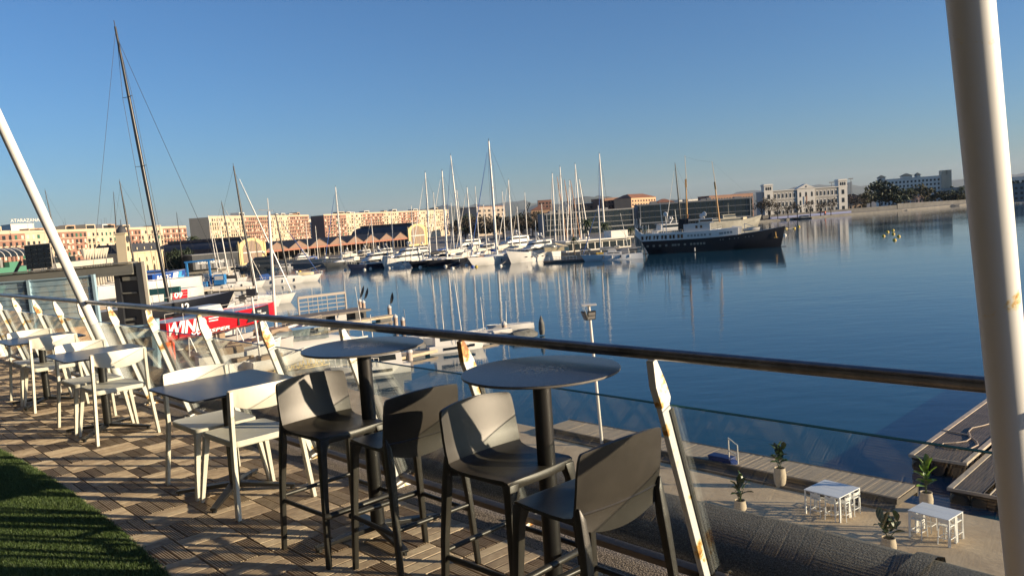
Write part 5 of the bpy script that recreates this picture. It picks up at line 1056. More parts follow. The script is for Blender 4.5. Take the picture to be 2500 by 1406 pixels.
for ang, lx in ((0, 0), (math.pi/2, 0)):
    MB().lathe([(1.24,0),(1.5,0),(1.5,.16),(1.24,.16)], 20).build('clock_rim', M_slate, t, loc=(1.9*math.sin(ang), -1.9*math.cos(ang), h-2.2), rot=(math.pi/2, 0, ang)); c = MB().lathe([(.02,0),(1.25,0),(1.25,.1)], 20).build('clock_face', M_wht, t, loc=(1.95*math.sin(ang), -1.95*math.cos(ang), h-2.2), rot=(math.pi/2, 0, ang)); MB().bar((0,0,.12),(.0,.9,.12),.1,.03).bar((0,0,.12),(.6,-.1,.12),.1,.03).build('hands', M_black, c)
for k in range(3): MB().box(-.9+k*.65,-.5+k*.65,-1.98,-1.9,h*.62,h*.72).build('window', M_win, t)
# block with roof sign at far left
t, L, H = plain('white rooftop hotel with large roof letters at the far left', 27, 84, 450, 460, 548, M_wht, rows=3, cols=5, depth=12)
textmesh('ATARAZANAS', 2.6, M_wht, t, (.3, .3, H+1.4), (1,0,0), (0,0,1), name='roof_letters', bold=.03, depth=.1)
MB().box(0,L,.45,.6,H+.5,H+.7).box(0,L,.45,.6,H+3.3,H+3.4).build('sign_frame', M_conb, t)
plain('cream low block at the far left edge behind the solar panels', -60, 24, 400, 420, 566, M_crm, rows=6, cols=10, depth=12)
# pavilion with scalloped canopy
M_pav = mm('ivory_concrete', (.55,.50,.40), .7, var=.08, scale=.3)
o, L, a = frame(ground(128, 205), ground(268, 235)); t = thing('exhibition_pavilion', 'ivory pavilion with scalloped shell canopy and ribbed columns', 'building', o, a); H = zat(200, 640, 220)
MB().box(0,L*.55,2,14,0,H-1).build('wall', M_wht, t); MB().box(-.5,L,0,14,H-1,H+.4).build('roof_slab', M_pav, t)
for k in range(9):
    x = L*.56+k*L*.05; MB().lathe([(.02,0),(.9,2.6),(1.0,3.1),(.9,3.1)], 9, (x, 1.4, H+.4)).build('canopy_shell', M_pav, t)
for k in range(11): x = L*.5+k*L*.048; MB().bar((x,.4,0),(x,.4,H-1),.35,.5).build('ribbed_column', M_pav, t)
for k in range(3): MB().box(L*(.08+k*.16),L*(.19+k*.16),1.9,1.99,H*.55,H*.85).build('banner', mm(['banner_orange','banner_white','banner_grey'][k], [(.6,.25,.08), (.7,.68,.62), (.4,.4,.42)][k], .7), t)
for k in range(6): MB().tube([(L*(.05+.08*k),3,H+.4),(L*(.05+.08*k),6,H+2.2),(L*(.05+.08*k),9,H+.4)], .15, 5).build('roof_hoop', M_conb, t)
MB().box(L*.03,L*.5,3,9,H+.4,H+1.9).build('roof_glazing', M_bgl, t)
# green cabins and arched conservatory roof
o, L, a = frame(ground(-30, 150), ground(64, 160)); t = thing('green_cabins', 'green site cabins with curved dark glazed roof at the far left', 'building', o, a); H = zat(20, 640, 155); zb_ = zat(20, 660, 155)
M_grn = mm('mint_green_panel', (.07,.22,.14), .6)
MB().box(0,L,0,5,zb_-5,zb_+.6).build('lower_cabin', M_grn, t); MB().box(L*.45,L*.7,.1,5,zb_+.6,H).build('upper_cabin', M_grn, t); MB().box(0,L*.45,1.4,4,zb_+.6,H+.6).build('balcony_room', M_conb, t)
MB().loft([[(x, 3+3*math.cos(q), H+1+1.6*math.sin(q)) for q in [math.pi*i/10 for i in range(11)]] for x in (0, L)], caps=True).build('vault_roof', M_bgl, t, smooth=60)
for k in range(7): MB().tube([(L*k/6, 3+3.1*math.cos(q), H+1+1.7*math.sin(q)) for q in [math.pi*i/10 for i in range(11)]], .08, 4).build('roof_rib', M_wht, t)
for k in range(9): MB().bar((L*k/9,1.2,zb_+.6),(L*k/9,1.2,H+1),.12,.12).build('post', M_black, t)
# solar panel array
Ys = 60; c0, c1, c2, c3 = A(57,600,Ys), A(121,594,Ys), A(127,652,Ys), A(65,658,Ys)
t = thing('solar_array', 'tall black solar panel array in pale frames on the lower roof', 'solar panels', c3); ex = (c2-c3)/4; ez = ((c0-c3)+(c1-c2))/2/5; ny = Vector((0, 1, 0))
for i in range(4):
    for j in range(5):
        q = ex*(i+.04)+ez*(j+.04); e = ex*.92; f = ez*.92; MB().loft([[q+ny*.05, q+e+ny*.05, q+e+f+ny*.05, q+f+ny*.05], [q, q+e, q+e+f, q+f]]).build('panel', mm('solar_cells', (.010,.011,.014), .25), t)
b = MB()
for i in range(5): b.bar(ex*i+ny*.08-Z*.2, ex*i+ez*5+ny*.08, .05, .05)
for j in range(6): b.bar(ez*j+ny*.08, ez*j+ex*4+ny*.08, .05, .05)
b.build('frame', M_pav, t); b = MB()
for i in (0, 2, 4): b.bar(ex*i+ny*.1, ex*i+ny*1.5-Z*3, .08, .08); b.bar(ex*i+ez*4+ny*.1, ex*i+ny*1.5-Z*3, .06, .06)
b.build('stand', M_conb, t)
# lower roofs of the same quay building, seen under the steel beam
o = A(150, 700, 62); t = thing('lower_building', 'lower cream roofed building wing below the steel beam', 'building', Vector((o.x, 62, ZQ)), .1)
zr = A(150, 668, 62).z-ZQ; MB().box(-4,.3,0,4,0,zr-.6).build('wall', M_pch, t); MB().box(-4.3,.6,-.6,4,zr-.6,zr).build('roof', mm('sandy_roof', (.62,.48,.33), .8), t)
for k in range(4): MB().bar((-5+k*1.2,-.7,zr-3),(-2.4+k*1.2,-.7,zr+1.2),.12,.2).build('stair_stringer', M_black, t)
# steel portal with beam and dark panel
Yp = 30; t = thing('steel_portal', 'grey steel beam on a dark panelled portal frame beyond the handrail', 'steel frame', A(320, 800, Yp)); oo = t.location; M_stl = mm('grey_painted_steel', (.17,.17,.15), .5, var=.1, scale=1); M_drk = mm('charcoal_steel', (.022,.025,.032), .5)
def R_(px, py, dy=0): return A(px, py, Yp+dy)-oo
b0_, b1_ = R_(-40, 687), R_(330, 654); MB().bar(b0_, b1_, .4, .36).build('beam', M_stl, t); MB().bar(b0_+Z*.22, b1_+Z*.22, .6, .05).build('beam_flange', M_stl, t); MB().bar(b0_-Z*.2, b1_-Z*.2, .6, .05).build('beam_flange', M_stl, t)
MB().loft([[R_(282,655), R_(334,648), R_(362,860), R_(312,860)], [R_(282,655,.6), R_(334,648,.6), R_(362,860,.6), R_(312,860,.6)]]).build('dark_panel', M_drk, t)
MB().bar(R_(340,640,-.05), R_(370,860,-.05), .22, .22).build('column', M_stl, t); MB().bar(R_(349,638,-.2), R_(379,860,-.2), .09, .12).build('pale_jamb', M_pav, t); MB().bar(R_(284,652,-.05), R_(308,860,-.05), .16, .2).build('column', M_drk, t)
for py, w_ in ((681, .14), (716, .05)): MB().bar(R_(300, py, -.06), R_(335, py-2, -.06), .08, w_).build('panel_rail', M_stl, t)
for px, py in ((265, 790), (262, 803)): MB().bar(R_(235, py, -.05), R_(330, py-12, -.05), .05, .09).build('cross_rail', M_stl, t)
# light-blue mesh screen beyond the far end of the balustrade
Yb = 17.6; t = thing('blue_screen', 'light blue wire mesh screen fence with blue posts beyond the terrace', 'fence', A(110, 800, Yb)); oo = t.location; M_lb = mm('light_blue_paint', (.30,.44,.52), .5)
def Q_(px, py, dy=0): return A(px, py, Yb+dy)-oo
M_mesh = glass_mat('dusty_blue_glass', (.72,.84,.88), .62, .06, (.46,.62,.70), -.2)
for (x0, y0), (x1, y1) in (((-70, 693), (66, 684)), ((72, 684), (222, 672))):
    MB().loft([[Q_(x0, y0+3), Q_(x1, y1+3), Q_(x1+16, y1+122), Q_(x0+14, y0+122)], [Q_(x0, y0+3, .012), Q_(x1, y1+3, .012), Q_(x1+16, y1+122, .012), Q_(x0+14, y0+122, .012)]]).build('mesh_panel', M_mesh, t)
    for k in range(8): MB().tube([Q_(x0+k*1.8, y0+2+k*14, -.03), Q_(x1+k*1.8, y1+2+k*14, -.03)], .006 if k else .018, 6).build('wire', M_lb, t)
for px, py in ((69, 684), (227, 670)): MB().bar(Q_(px, py, -.02), Q_(px+17, py+125, -.02), .085, .06).build('post', M_lb, t); MB().bar(Q_(px-9, py+1, -.0), Q_(px+8, py+125, -.0), .04, .05).build('post', mm('dark_blue_paint', (.10,.16,.20), .5), t)
# short blue post and sloping blue rail lower down
t = thing('blue_gate_post', 'short light blue steel gate post with cables behind the glass', 'post', A(382, 900, 15.5)); oo = t.location
def G_(px, py): return A(px, py, 15.5)-oo
MB().bar(G_(379, 778), G_(388, 1000), .14, .1).build('post', M_lb, t); MB().bar(G_(290, 800), G_(376, 792), .05, .03).bar(G_(290, 825), G_(376, 812), .05, .12).build('rail', M_lb, t)
# ---- boat yard: red racing yacht on its cradle
def racehull(label, pxs, yts, Ys, pxb, ytb, Yb_, Bm, F, hm, dm=M_dkw, name='racing_yacht', group='racing yachts in the boat yard', **k):
    s = A(pxs, yts, Ys); b = A(pxb, ytb, Yb_); d = b-s; L = math.hypot(d.x, d.y); h = math.atan2(d.y, d.x)
    t = thing(name, label, 'yacht', Vector(((s.x+b.x)/2, (s.y+b.y)/2, s.z-F)), h, group=group); kk = dict(sheer=max(-.2, (b.z-s.z)/F), over=.0, sw=.86, draft=.55, full=2.4); kk.update(k)
    top = add_hull(t, L, Bm, F, hm, dm, **kk); return t, top, L
def side_at(t, top, px, zf, sgn=-1, off=.03):
    h = t.rotation_euler.z; R = Matrix.Rotation(h, 3, 'Z'); lo, hi = top[0][0], top[-1][0]; best = None
    for i in range(161):
        x = lerp(lo, hi, i/160); b, z = ztop(top, x); p = Vector((x, sgn*(b+off), z*zf)); q = proj(R @ p+t.location)
        if best is None or abs(q[0]-px) < best[0]: best = (abs(q[0]-px), p)
    return best[1]
rd, top, L = racehull('red racing yacht on stands with big white letters and black bow panel', 370, 790, 80, 668, 737, 96, 4.8, 1.75, M_hred, M_hw)
def hulltext(t, top, body, px0, px1, zf0, zf1, m, shear=0, bold=0, name='lettering', dep=.01):
    a, b = side_at(t, top, px0, zf0), side_at(t, top, px1, zf0); o = textmesh(body, 1, m, t, (0, 0, 0), (1, 0, 0), (0, 0, 1), name, shear, bold, dep); o.matrix_local = Matrix.Identity(4)
    X = [v.co.x for v in o.data.vertices]; x0, x1 = min(X), max(X); hgt = max(v.co.y for v in o.data.vertices)
    for v in o.data.vertices:
        u, w, e = (v.co.x-x0)/(x1-x0), v.co.y/hgt, v.co.z; x = lerp(a.x, b.x, u); bb, zz = ztop(top, x); v.co = (x, -(bb+.03+e), zz*lerp(zf0, zf1, w))     # wrapped onto the curved topsides
    return o
hulltext(rd, top, 'WIND', 409, 505, .28, .99, M_ltr, .25, .035); 
for zf in (.70, .86): 
    a, b = side_at(rd, top, 510, zf), side_at(rd, top, 533, zf); MB().bar(a, b, .03, .11).build('letter_stroke', M_ltr, rd)
hulltext(rd, top, 'WHISPER', 468, 562, .02, .22, M_ltr, .25, .02)
# black bow panel with event lettering
NP = 10
for nm, m_, e0, e1, z0_, z1_ in (('bow_panel', M_blackp, (604, 618), (658, 655), .12, .97),):
    rg = []
    for i in range(NP+1):
        u = i/NP; lo_ = side_at(rd, top, lerp(e0[0], e1[0], u), z0_, off=.02); hi_ = side_at(rd, top, lerp(e0[1], e1[1], u), z1_, off=.02); rg.append([lo_, hi_])
    MB().loft(rg, caps=False, closed=False).build(nm, m_, rd)
for k, (w, x0, x1) in enumerate((('THE', 628, 638), ('OCEAN', 628, 650), ('RACE', 628, 645))): hulltext(rd, top, w, x0, x1, .62-.2*k, .75-.2*k, M_ltr, .1, .03, dep=.006)
for k, (dx, dz_) in enumerate(((-1, .62), (-3, .55), (0, .48), (-3.5, .42), (-1, .34))): p = side_at(rd, top, 620+dx, dz_, off=.05); MB().lathe([(.02,0),(.09,0),(.09,.02)], 8).build('emblem_dot', M_ltr, rd, loc=p, rot=(math.pi/2, 0, 0))
for px in (585,): 
    a, b = side_at(rd, top, px, .08, off=.03), side_at(rd, top, px-4, .97, off=.03); MB().bar(a, b, .25, .02, up=Vector((0, 1, 0))).build('hull_stripe', M_blackp, rd)
f = side_at(rd, top, 428, .0); MB().loft([[(x, -.9+.06, z), (x, -.9-.06, z)] for x, z in ((f.x-.8, -.1), (f.x+.7, -.1))]+[], caps=False, closed=False) 
MB().loft([[(f.x-.75, -1.1, -.2), (f.x+.75, -1.1, -.2), (f.x+.75, -.9, -.2), (f.x-.75, -.9, -.2)], [(f.x-.3, -1.1, -3.5), (f.x+.65, -1.1, -3.5), (f.x+.65, -.95, -3.5), (f.x-.3, -.95, -3.5)]]).build('keel_fin', M_org, rd, bev=.03)
zg = ZQ-rd.location.z; b = MB()
for x in (-L*.33, L*.05, L*.3):
    for sy in (1, -1): b.tube([(x, sy*1.6, .1), (x+.9, sy*2.4, zg)], .07, 6); b.tube([(x, sy*1.6, .1), (x-.9, sy*2.4, zg)], .07, 6)
    b.tube([(x+.9,-2.4,zg+.1),(x+.9,2.4,zg+.1)], .07, 6)
b.build('cradle', M_hw, rd); MB().loft([[(x, y, z) for y, z in ((1.3, 1.9), (.9, 2.7), (-.9, 2.7), (-1.3, 1.9))] for x in (-L*.2, -L*.02)]).build('coachroof', M_hw, rd, bev=.1)
g = MB()
for i in range(0, len(top), 2):
    x, bb, z = top[i]; g.tube([(x, -bb*.95, z), (x, -bb*.95, z+.9)], .025, 4)
g.tube([(x, -bb*.95, z+.9) for x, bb, z in top[::2]], .018, 4); g.build('guard_rail', M_alu, rd)
# black boat with number 12 and the tall dark mast
bk = sail('black racing yacht numbered twelve with the tallest dark mast', 416, 768, 281, 66, 52, 20, M_hb, M_carb, 3, mfrac=.02, z0=-7.4, boom=False, r=.24, cabin=False, name='racing_yacht', group='racing yachts in the boat yard', wire=.028)
tb_ = hull_rings(20, 20*.24, .9+20*.035, sheer=.3, over=.07, sw=.62)[1]
try: hulltext(bk, tb_, '12', 445, 464, .30, .82, M_ltr, 0, .03)
except Exception: pass
w9, top9, L9 = racehull('white racing yacht with red numbered panel behind the dark mast', 340, 716, 112, 496, 697, 122, 4.6, 1.7, M_hw)
rg = [[side_at(w9, top9, px, .15, off=.03), side_at(w9, top9, px, .92, off=.03)] for px in (422, 431, 440, 449, 458)]; MB().loft(rg, caps=False, closed=False).build('red_panel', M_hred, w9); hulltext(w9, top9, '09', 426, 446, .30, .80, M_ltr, .1, .03)
ww, topw, Lw = racehull('long bare white racing hull stored in the yard', 225, 700, 128, 492, 668, 142, 5, 2.1, M_hw, full=6, sheer=.0)
bl, topb, Lb = racehull('blue racing yacht with pale letters and white bow flash by the clock building', 352, 672, 185, 452, 657, 200, 5, 2.0, mm('royal_blue_hull', (.012,.07,.33), .35), M_hw)
hulltext(bl, topb, 'BALTIC', 384, 418, .38, .80, M_ltr, .1, .03)
rg = [[side_at(bl, topb, px, .1, off=.03), side_at(bl, topb, px+3, .95, off=.03)] for px in (421, 427, 433)]; MB().loft(rg, caps=False, closed=False).build('white_flash', M_ltr, bl); rg = [[side_at(bl, topb, px, .1, off=.03), side_at(bl, topb, px+3, .95, off=.03)] for px in (434, 441, 448)]; MB().loft(rg, caps=False, closed=False).build('pale_blue_bow', mm('sky_blue_vinyl', (.07,.36,.62), .4), bl)
for t_, Lh in ((w9, L9), (ww, Lw), (bl, Lb)):
    zg = ZQ-t_.location.z; b = MB()
    for x in (-Lh*.3, 0, Lh*.3):
        for sy in (1, -1): b.bar((x, sy*1.2, .1), (x, sy*1.9, zg), .16, .16)
        b.bar((x,-1.9,zg+.3),(x,1.9,zg+.3),.14,.14)
    b.build('cradle', mm('teal_steel', (.02,.09,.09), .5), t_)
# teal boat-lift frame
t = thing('boat_lift', 'dark teal steel boat lift frame beside the tall dark mast', 'gantry', A(385, 800, 104)); oo = t.location
for px in (352, 408): MB().bar(A(px, 715, 104)-oo, A(px+6, 870, 104)-oo, .9, .5).build('column', MT['teal_steel'], t)
MB().bar(A(345, 716, 104)-oo, A(440, 706, 104)-oo, .6, .8).build('beam', MT['teal_steel'], t)
# blue yard crane
t = thing('yard_crane', 'bright blue yard crane post and cab in the inner basin', 'crane', W(518, 700, ZQ)); oo = t.location; M_cb = mm('crane_blue', (.03,.20,.48), .5); Yc = oo.y
MB().bar(A(509, 636, Yc)-oo, A(517, 695, Yc)-oo, .5, .5).build('mast', M_cb, t); MB().bar(A(455, 640, Yc)-oo, A(460, 690, Yc)-oo, .5, .5).build('leg', M_cb, t); MB().bar(A(450, 641, Yc)-oo, A(522, 634, Yc)-oo, .4, .5).build('beam', M_cb, t); MB().box(1.0,4,-1,1,.5,3.4).build('cab', M_cb, t); MB().box(1.3,3.7,-1.05,-.98,1.9,3.0).build('cab_window', M_hw, t); MB().box(-5.5,-1,-1.2,1.2,.1,1.6).build('base', M_cb, t)
# workshop wall with lettering
o, L, a = frame(ground(462, 372), ground(575, 385)); t = thing('boat_workshop', 'dark workshop hall with pale sign letters behind the basin', 'building', o, a); H = zat(500, 622, 378); MB().box(0,L,0,20,0,H).build('wall', mm('dark_workshop_wall', (.045,.05,.055), .7), t); MB().box(-.2,L+.2,-.3,20,H,H+.4).build('roof_edge', M_conb, t)
textmesh('KING MARINE', 2.0, M_ltr, t, (L*.10, -.08, H-4.2), (1,0,0), (0,0,1), name='sign_letters', bold=.02, depth=.03)
for k in range(7): MB().box(L*(.05+k*.13),L*(.14+k*.13),-.1,-.003,.3,3.6).build('door', mm('grey_roller_door', (.2,.2,.2), .6), t)
o, L, a = frame(ground(392, 378), ground(470, 392)); t = thing('hedge', 'dark hedge and trees between the clock building and the workshop', 'hedge', o, a); 
for k in range(7): put('foliage', CL['ever'][k % 3], None, t, (L*(k+.5)/7, 0, 0), k, (4.5, 3.5, 7+k % 3*2))
# other yachts on the left with bare masts
for lab, tx, ty, bx_, by_, m, L_, z0, hm in (('dark-masted yacht behind the leaning pole', 110, 465, 158, 690, M_carb, 18, ZQ+1.5, M_hw), ('dark-masted yacht behind the steel portal', 292, 443, 336, 700, M_carb, 20, ZQ+1.5, M_hw), ('thin grey-masted yacht by the clock tower', 277, 470, 292, 670, M_wire, 16, ZQ+1.5, M_hw), ('thin dark-masted yacht right of the tallest dark mast', 431, 520, 449, 668, M_carb, 16, ZW, M_hw),
    ('yacht with dark mast floating in the inner basin', 541, 494, 581, 706, M_carb, 19, ZW, M_hw), ('yacht with tall dark mast and spreaders at the inner pontoon', 570, 406, 627, 746, M_carb, 20, ZW, M_hw), ('white-masted sloop leftmost in the inner basin', 508, 526, 533, 676, M_alu, 14, ZW, M_hw), ('white-masted sloop second in the inner basin', 521, 572, 543, 684, M_alu, 11, ZW, M_hw), ('white-masted sloop third in the inner basin', 534, 536, 561, 692, M_alu, 14, ZW, M_hw),
    ('small white-masted sloop before the red yacht bow', 609, 612, 633, 752, M_alu, 11, ZW, M_hw), ('white yacht with turquoise stripe and dark mast', 672, 521, 706, 692, M_carb, 24, ZW, M_hw)):
    sail(lab, bx_, by_, tx, ty, 20 if bx_ > 560 else 200, L_, hm, m, 3 if L_ > 15 else 1, name='sailing_yacht', z0=z0, boom=L_ < 22, group='yachts in the inner basin', cover=random.choice((M_bluec, M_sailc, M_blk)))
cb, topc, Lc = racehull('cream hull of a long barge-like yacht at the basin pontoon end', 728, 691, 262, 768, 685, 264, 5, 2.4, mm('cream_gelcoat', (.70,.58,.34), .4), M_dkw, name='moored_hull', full=9, sheer=0)
cb.location.z = ZW-.2
# more stored craft: dinghies and ribs crowding the yard
def dinghy_proto():
    t = thing('dinghy', '', 'boat', group='small boats stored in the yard'); rings_, tp = hull_rings(1, .38, .16, sheer=.35, draft=.08); MB().loft(rings_, closed=False).build('hull', M_hw, t, smooth=45)
    vs = []
    for x, b_, z in tp: vs += [(x, b_*.96, z-.02), (x, -b_*.96, z-.02)]
    MB().add(vs, [(2*i, 2*i+1, 2*i+3, 2*i+2) for i in range(len(tp)-1)]).build('cover', M_sailc, t); MB().box(-.3,.05,-.08,.08,.12,.22).build('thwart', M_deck, t, bev=.01); return t
dg = None; rr = random.Random(4)
for k in range(46):
    if k < 30: px, py, z = rr.uniform(240, 560), rr.uniform(715, 800), ZQ+.5
    else: px, py, z = rr.uniform(500, 700), rr.uniform(838, 905), ZQ+.3
    o = W(px, py, z); s_ = rr.uniform(5, 9); lab = 'small pale boat stored among others in the crowded yard left of the water'
    if dg is None: dg = dinghy_proto(); dg.location = o; r0 = dg
    else: r0 = dup(dg, o, 0)
    r0['label'] = lab; r0.rotation_euler = (0, 0, rr.uniform(.5, 1.2) if k % 3 else rr.uniform(-.4, .3)); r0.scale = (s_, s_, s_*rr.uniform(.8, 1.3))
# pale plank pontoons filling the yard edge
M_pp2 = mm('pale_plank_pontoon', (.50,.40,.27), .8, var=.18, scale=1.5)
M_wr = mm('weathered_rail', (.34,.29,.24), .6)
def walkway(label, a_, b_, wid, z, hgt=.55, rail=0, m=M_pp2, posts_=True):
    p, q = W(*a_, z), W(*b_, z); d = q-p; L = d.length; t = thing('pontoon_walkway', label, 'pontoon', p, math.atan2(d.y, d.x), group='pontoon walkways in the basin')
    MB().box(0,L,-wid/2,wid/2,-.12,0).build('deck', m, t); n_ = max(2, int(L/3.2))
    for sy in (-1, 1): MB().box(0,L,sy*wid/2-.05,sy*wid/2+.05,-.3,.02).build('fascia', m, t)
    for i in range(n_): MB().box(L*(i+.2)/n_,L*(i+.75)/n_,-wid/2+.1,wid/2-.1,-hgt-.3,-.13).build('float', M_float if i % 2 else mm('pale_float', (.45,.43,.40), .6), t)
    if rail:
        g = MB(); k_ = int(L/1.3)
        for i in range(k_+1): g.tube([(L*i/k_,-wid/2+.1,0),(L*i/k_,-wid/2+.1,rail)], .04, 5)
        for h_ in (rail, rail*.66, rail*.33): g.tube([(0,-wid/2+.1,h_),(L,-wid/2+.1,h_)], .045, 5)
        g.build('railing', M_wr, t)
    return t, L
walkway('long pale pontoon reaching out from the yard under the round table', (640,938), (1240,812), 2.2, ZW+.55)
walkway('pontoon finger ending at the capped pile with flag', (760,798), (960,768), 1.7, ZW+.6)
t, L = walkway('floating dock with a tall slatted railing frame on the water', (690,778), (888,752), 5.5, ZW+1.3, 1.2, m=mm('grey_dock_timber', (.20,.17,.14), .8))
g = MB(); 
for x in (L*.26, L*.85): g.bar((x,2.3,0),(x,2.3,2.9),.22,.22)
for h_ in (.6, 1.3, 2.0): g.bar((L*.26,2.3,h_),(L*.85,2.3,h_),.1,.12)
for k in range(5): g.bar((L*(.26+.118*(k+1)),2.3,0),(L*(.26+.118*(k+1)),2.3,2.8),.1,.1)
g.build('rail_frame', MT['weathered_rail'], t); MB().bar((L*.26,2.3,2.85),(L*.85,2.3,2.85),.3,.42).build('top_board', MT['weathered_rail'], t)
walkway('pale plank pontoon nearest the red yacht cradle', (500,882), (760,812), 3.0, ZQ-.3); walkway('pale plank pontoon second from the red yacht', (560,905), (790,838), 2.4, ZQ-.5); walkway('pale plank pontoon by the small sloop before the red bow', (560,842), (770,788), 2.6, ZQ-.6, rail=1.2); walkway('pale pontoon in the inner basin by the dark masts', (470,760), (690,716), 2.2, ZW+.8); walkway('far pale pontoon in the inner basin by the blue crane', (470,712), (640,690), 2.0, ZW+.8)
# mooring piles with white conical caps, feather flags
M_pile = mm('rusty_steel_pile', (.30,.17,.10), .8, col2=(.52,.46,.40), scale=1.4, stretch=(1, 1, .4))
for k, (px, py, tp) in enumerate(((952,773,746),(967,800,769),(985,807,776),(1232,810,786),(1001,880,852),(880,762,731),(889,764,734))):
    o = W(px, py, ZW); h = A(px, tp, o.y).z-ZW; t = thing('mooring_pile', ['brown mooring pile carrying the single dark feather flag', 'brown mooring pile between two others, right of the flag pile', 'third brown mooring pile, rightmost of the near three', 'brown mooring pile at the far end of the long pontoon', 'pale mooring pile halfway along the long pontoon', 'mooring pile carrying the left one of two feather flags', 'mooring pile carrying the right one of two feather flags'][k], 'pile', o, group='mooring piles with white caps')
    MB().tube([(0,0,-1.5),(0,0,h-.35)], .33, 14).build('shaft', M_pile, t, smooth=40); MB().lathe([(.36,h-.36),(.36,h-.15),(.05,h+.15)], 14).build('cap', M_hw, t)
for k, (px, py, tx, ty, Yf) in enumerate(((953,747,958,713,128),(878,732,888,697,150),(889,735,898,702,148))):
    p, q = A(px, py, Yf), A(tx, ty, Yf); t = thing('feather_flag', ['single dark feather flag on a pile over the water', 'left one of the two dark feather flags by the dock', 'right one of the two dark feather flags by the dock'][k], 'flag', p, group='dark feather flags'); d = q-p; x = Vector((1, 0, 0)); n_ = 9; vs = []
    for i in range(n_+1):
        u = i/n_; c = d*(.18+.82*u); w = .52*math.sin(math.pi*min(1, u*.86+.14))**.8; vs += [c-x*w*.35+Vector((0, .12*math.sin(u*5), 0)), c+x*w*.65+Vector((0, .12*math.sin(u*5+1), 0))]
    MB().add(vs, [(2*i, 2*i+1, 2*i+3, 2*i+2) for i in range(n_)]).build('cloth', M_blk, t); MB().tube([(0,0,0), d*.6, d*1.0], [.03,.025,.012], 5).build('pole', M_wire, t)
# small keelboats along the long pontoon
for lab, tx, ty, bx_, by_, hd_ in (('small white keelboat with the tallest bare mast on the long pontoon', 1107, 668, 1129, 834, 200), ('small white keelboat near the far end of the long pontoon', 1173, 725, 1182, 822, 200), ('small keelboat with a thin mast left of the tallest keelboat mast', 1077, 742, 1086, 838, 195), ('small keelboat with a thin mast by the capped pile at the pontoon end', 1235, 735, 1237, 806, 195), ('small keelboat with a short mast right of the three piles', 986, 755, 994, 838, 195), ('small keelboat with a pale mast left of the piles', 867, 700, 890, 852, 195), ('small keelboat with a low mast beside the pontoon finger', 904, 768, 912, 850, 195)):
    sail(lab, bx_, by_, tx, ty, hd_, 6.5, M_hw, M_alu, 1, name='keelboat', F=.75, r=.055, boom=False, group='small keelboats along the pontoon', cabin=False, wire=.008)
# covered grey inflatable with outboard cover
o = W(1275, 826, ZW); t = thing('covered_inflatable', 'grey covered inflatable boat floating beyond the pontoon end', 'boat', o, .45); M_gc = mm('grey_tarpaulin', (.10,.10,.09), .75, var=.4, scale=2, bump=1, bscale=3)
MB().loft([[(x+random.uniform(-.12,.12), w*c*random.uniform(.86,1.1), .15+h*s*random.uniform(.78,1.12)) for c, s in [(math.cos(q), max(-.1, math.sin(q))) for q in [math.pi*2*i/12 for i in range(12)]]] for x, w, h in ((-2.0,.5,.5),(-1.4,1.0,.9),(-.3,1.15,1.15),(.9,1.0,1.1),(1.7,.6,.8),(2.1,.15,.4))]).build('tarpaulin', M_gc, t, smooth=25); MB().lathe([(.32,.1),(.42,.8),(.36,1.6),(.1,2.4),(.02,2.5)], 8, (2.9,.2,0)).build('outboard_cover', M_gc, t, smooth=50)
o = W(1115, 856, ZW); mt_ = motor('small white launch lying alongside the long pontoon', 1118, 856, 20, 7, M_hw, 1, F=.9, arch=False, name='launch', group='launches by the long pontoon')
motor('white open launch moored beside the long pontoon near the round table', 905, 916, 200, 8, M_hw, 1, F=.9, arch=False, name='launch', group='launches by the long pontoon')
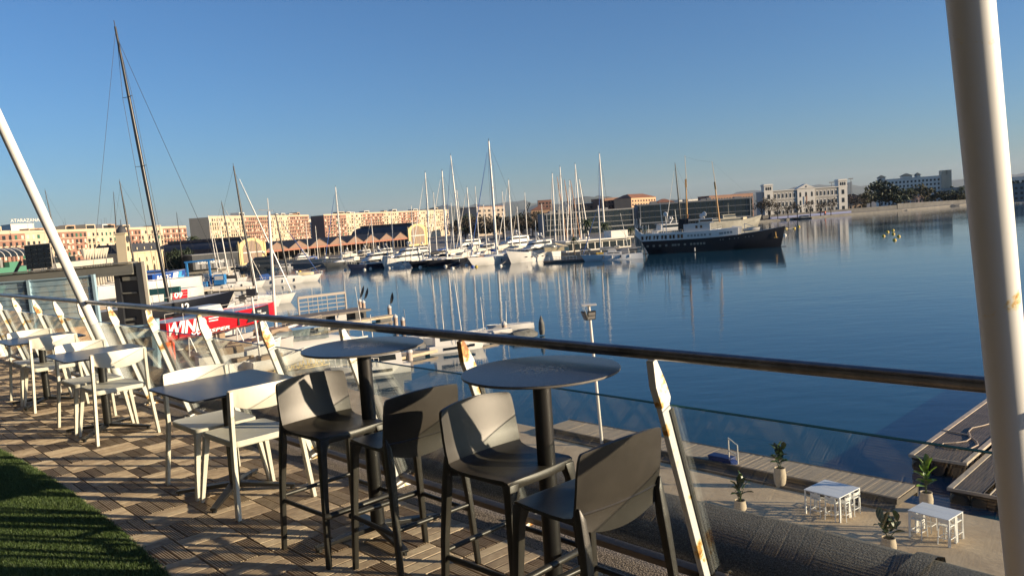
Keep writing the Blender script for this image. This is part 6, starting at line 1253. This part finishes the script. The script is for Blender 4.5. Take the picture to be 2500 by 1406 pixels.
# big white catamaran under a cover, lattice gangway, tall pole
o = W(760, 880, ZW); t = thing('covered_catamaran', 'big white boat under a pale canvas cover beside the pontoon', 'boat', o, .42); add_hull(t, 13, 4.6, 1.5, M_hw, M_dkw, sheer=.2, sw=.9)
MB().loft([[(x, y*w, z) for y, z in ((1, 1.4), (.9, 2.1*h), (.35, 2.9*h), (-.35, 2.9*h), (-.9, 2.1*h), (-1, 1.4))] for x, w, h in ((-6.3, 2.0, .85), (-2, 2.15, 1.0), (2.5, 1.9, .95), (5.8, .7, .7))]).build('canvas_cover', mm('pale_canvas', (.55,.53,.48), .85, bump=.6, bscale=2), t, smooth=50); MB().box(-2,2,-1.3,1.3,2.6,3.9).build('windscreen', glass_mat('hazy_screen', (.7,.75,.75), .3), t); MB().tube([(-6,-2.2,1.6),(6.5,-1.4,2.2)], .12, 8).build('boom', M_alu, t)
p, q = W(664, 925, ZW), W(800, 900, ZW); d = q-p; t = thing('lattice_gangway', 'white lattice gangway bridge lying behind the white chair', 'gangway', p+Z*.6, math.atan2(d.y, d.x)); L = d.length
for sy in (-.6, .6):
    for z0_ in (.0, 1.25): MB().bar((0,sy,z0_),(L,sy,z0_),.09,.09).build('chord', M_yel, t)
    for i in range(7): MB().bar((L*i/7,sy,0),(L*(i+.5)/7,sy,1.25),.06,.06).build('brace', M_yel, t); MB().bar((L*(i+.5)/7,sy,1.25),(L*(i+1)/7,sy,0),.06,.06).build('brace', M_yel, t)
MB().box(0,L,-.58,.58,-.05,0).build('walkway', M_galv, t)
o = W(676, 842, ZQ); h = A(656, 517, o.y)-o; t = thing('signal_pole', 'thick white pole with wind vane standing before the market shed', 'pole', o); MB().tube([(0,0,0), h], [.21,.17], 12).build('shaft', M_galv, t, smooth=40); MB().bar(h+Vector((-1.2,0,.3)), h+Vector((.5,0,.1)), .08, .08).build('vane_arm', M_galv, t); MB().tube([h, h+Z*1.6], .05, 5).build('antenna', M_galv, t)
o = W(640, 905, ZQ); h = A(611, 700, o.y)-o; t = thing('grey_pole', 'slim grey pole in front of the black bow panel', 'pole', o); MB().tube([(0,0,0), h], [.13,.1], 10).build('shaft', M_galv, t, smooth=40); MB().box(h.x-.4,h.x+.5,-.2,.2,h.z-.9,h.z-.2).build('winch_box', M_drk, t)
# ================================================================== AIR
hb = MB().box(-32000, 32000, -500, 30500, ZW-4, 900).mesh('haze'); hm_ = bpy.data.materials.new('pale_haze'); hm_.use_nodes = True; n = hm_.node_tree.nodes; n.remove(n['Principled BSDF']); pv = n.new('ShaderNodeVolumePrincipled'); pv.inputs['Density'].default_value = 1.7e-5; pv.inputs['Color'].default_value = (.75,.85,1,1); hm_.node_tree.links.new(pv.outputs[0], n['Material Output'].inputs['Volume'])
HAZE = put('haze', hb, hm_); HAZE['kind'] = 'stuff'; tag(HAZE, 'faint morning haze over the harbour', 'haze')
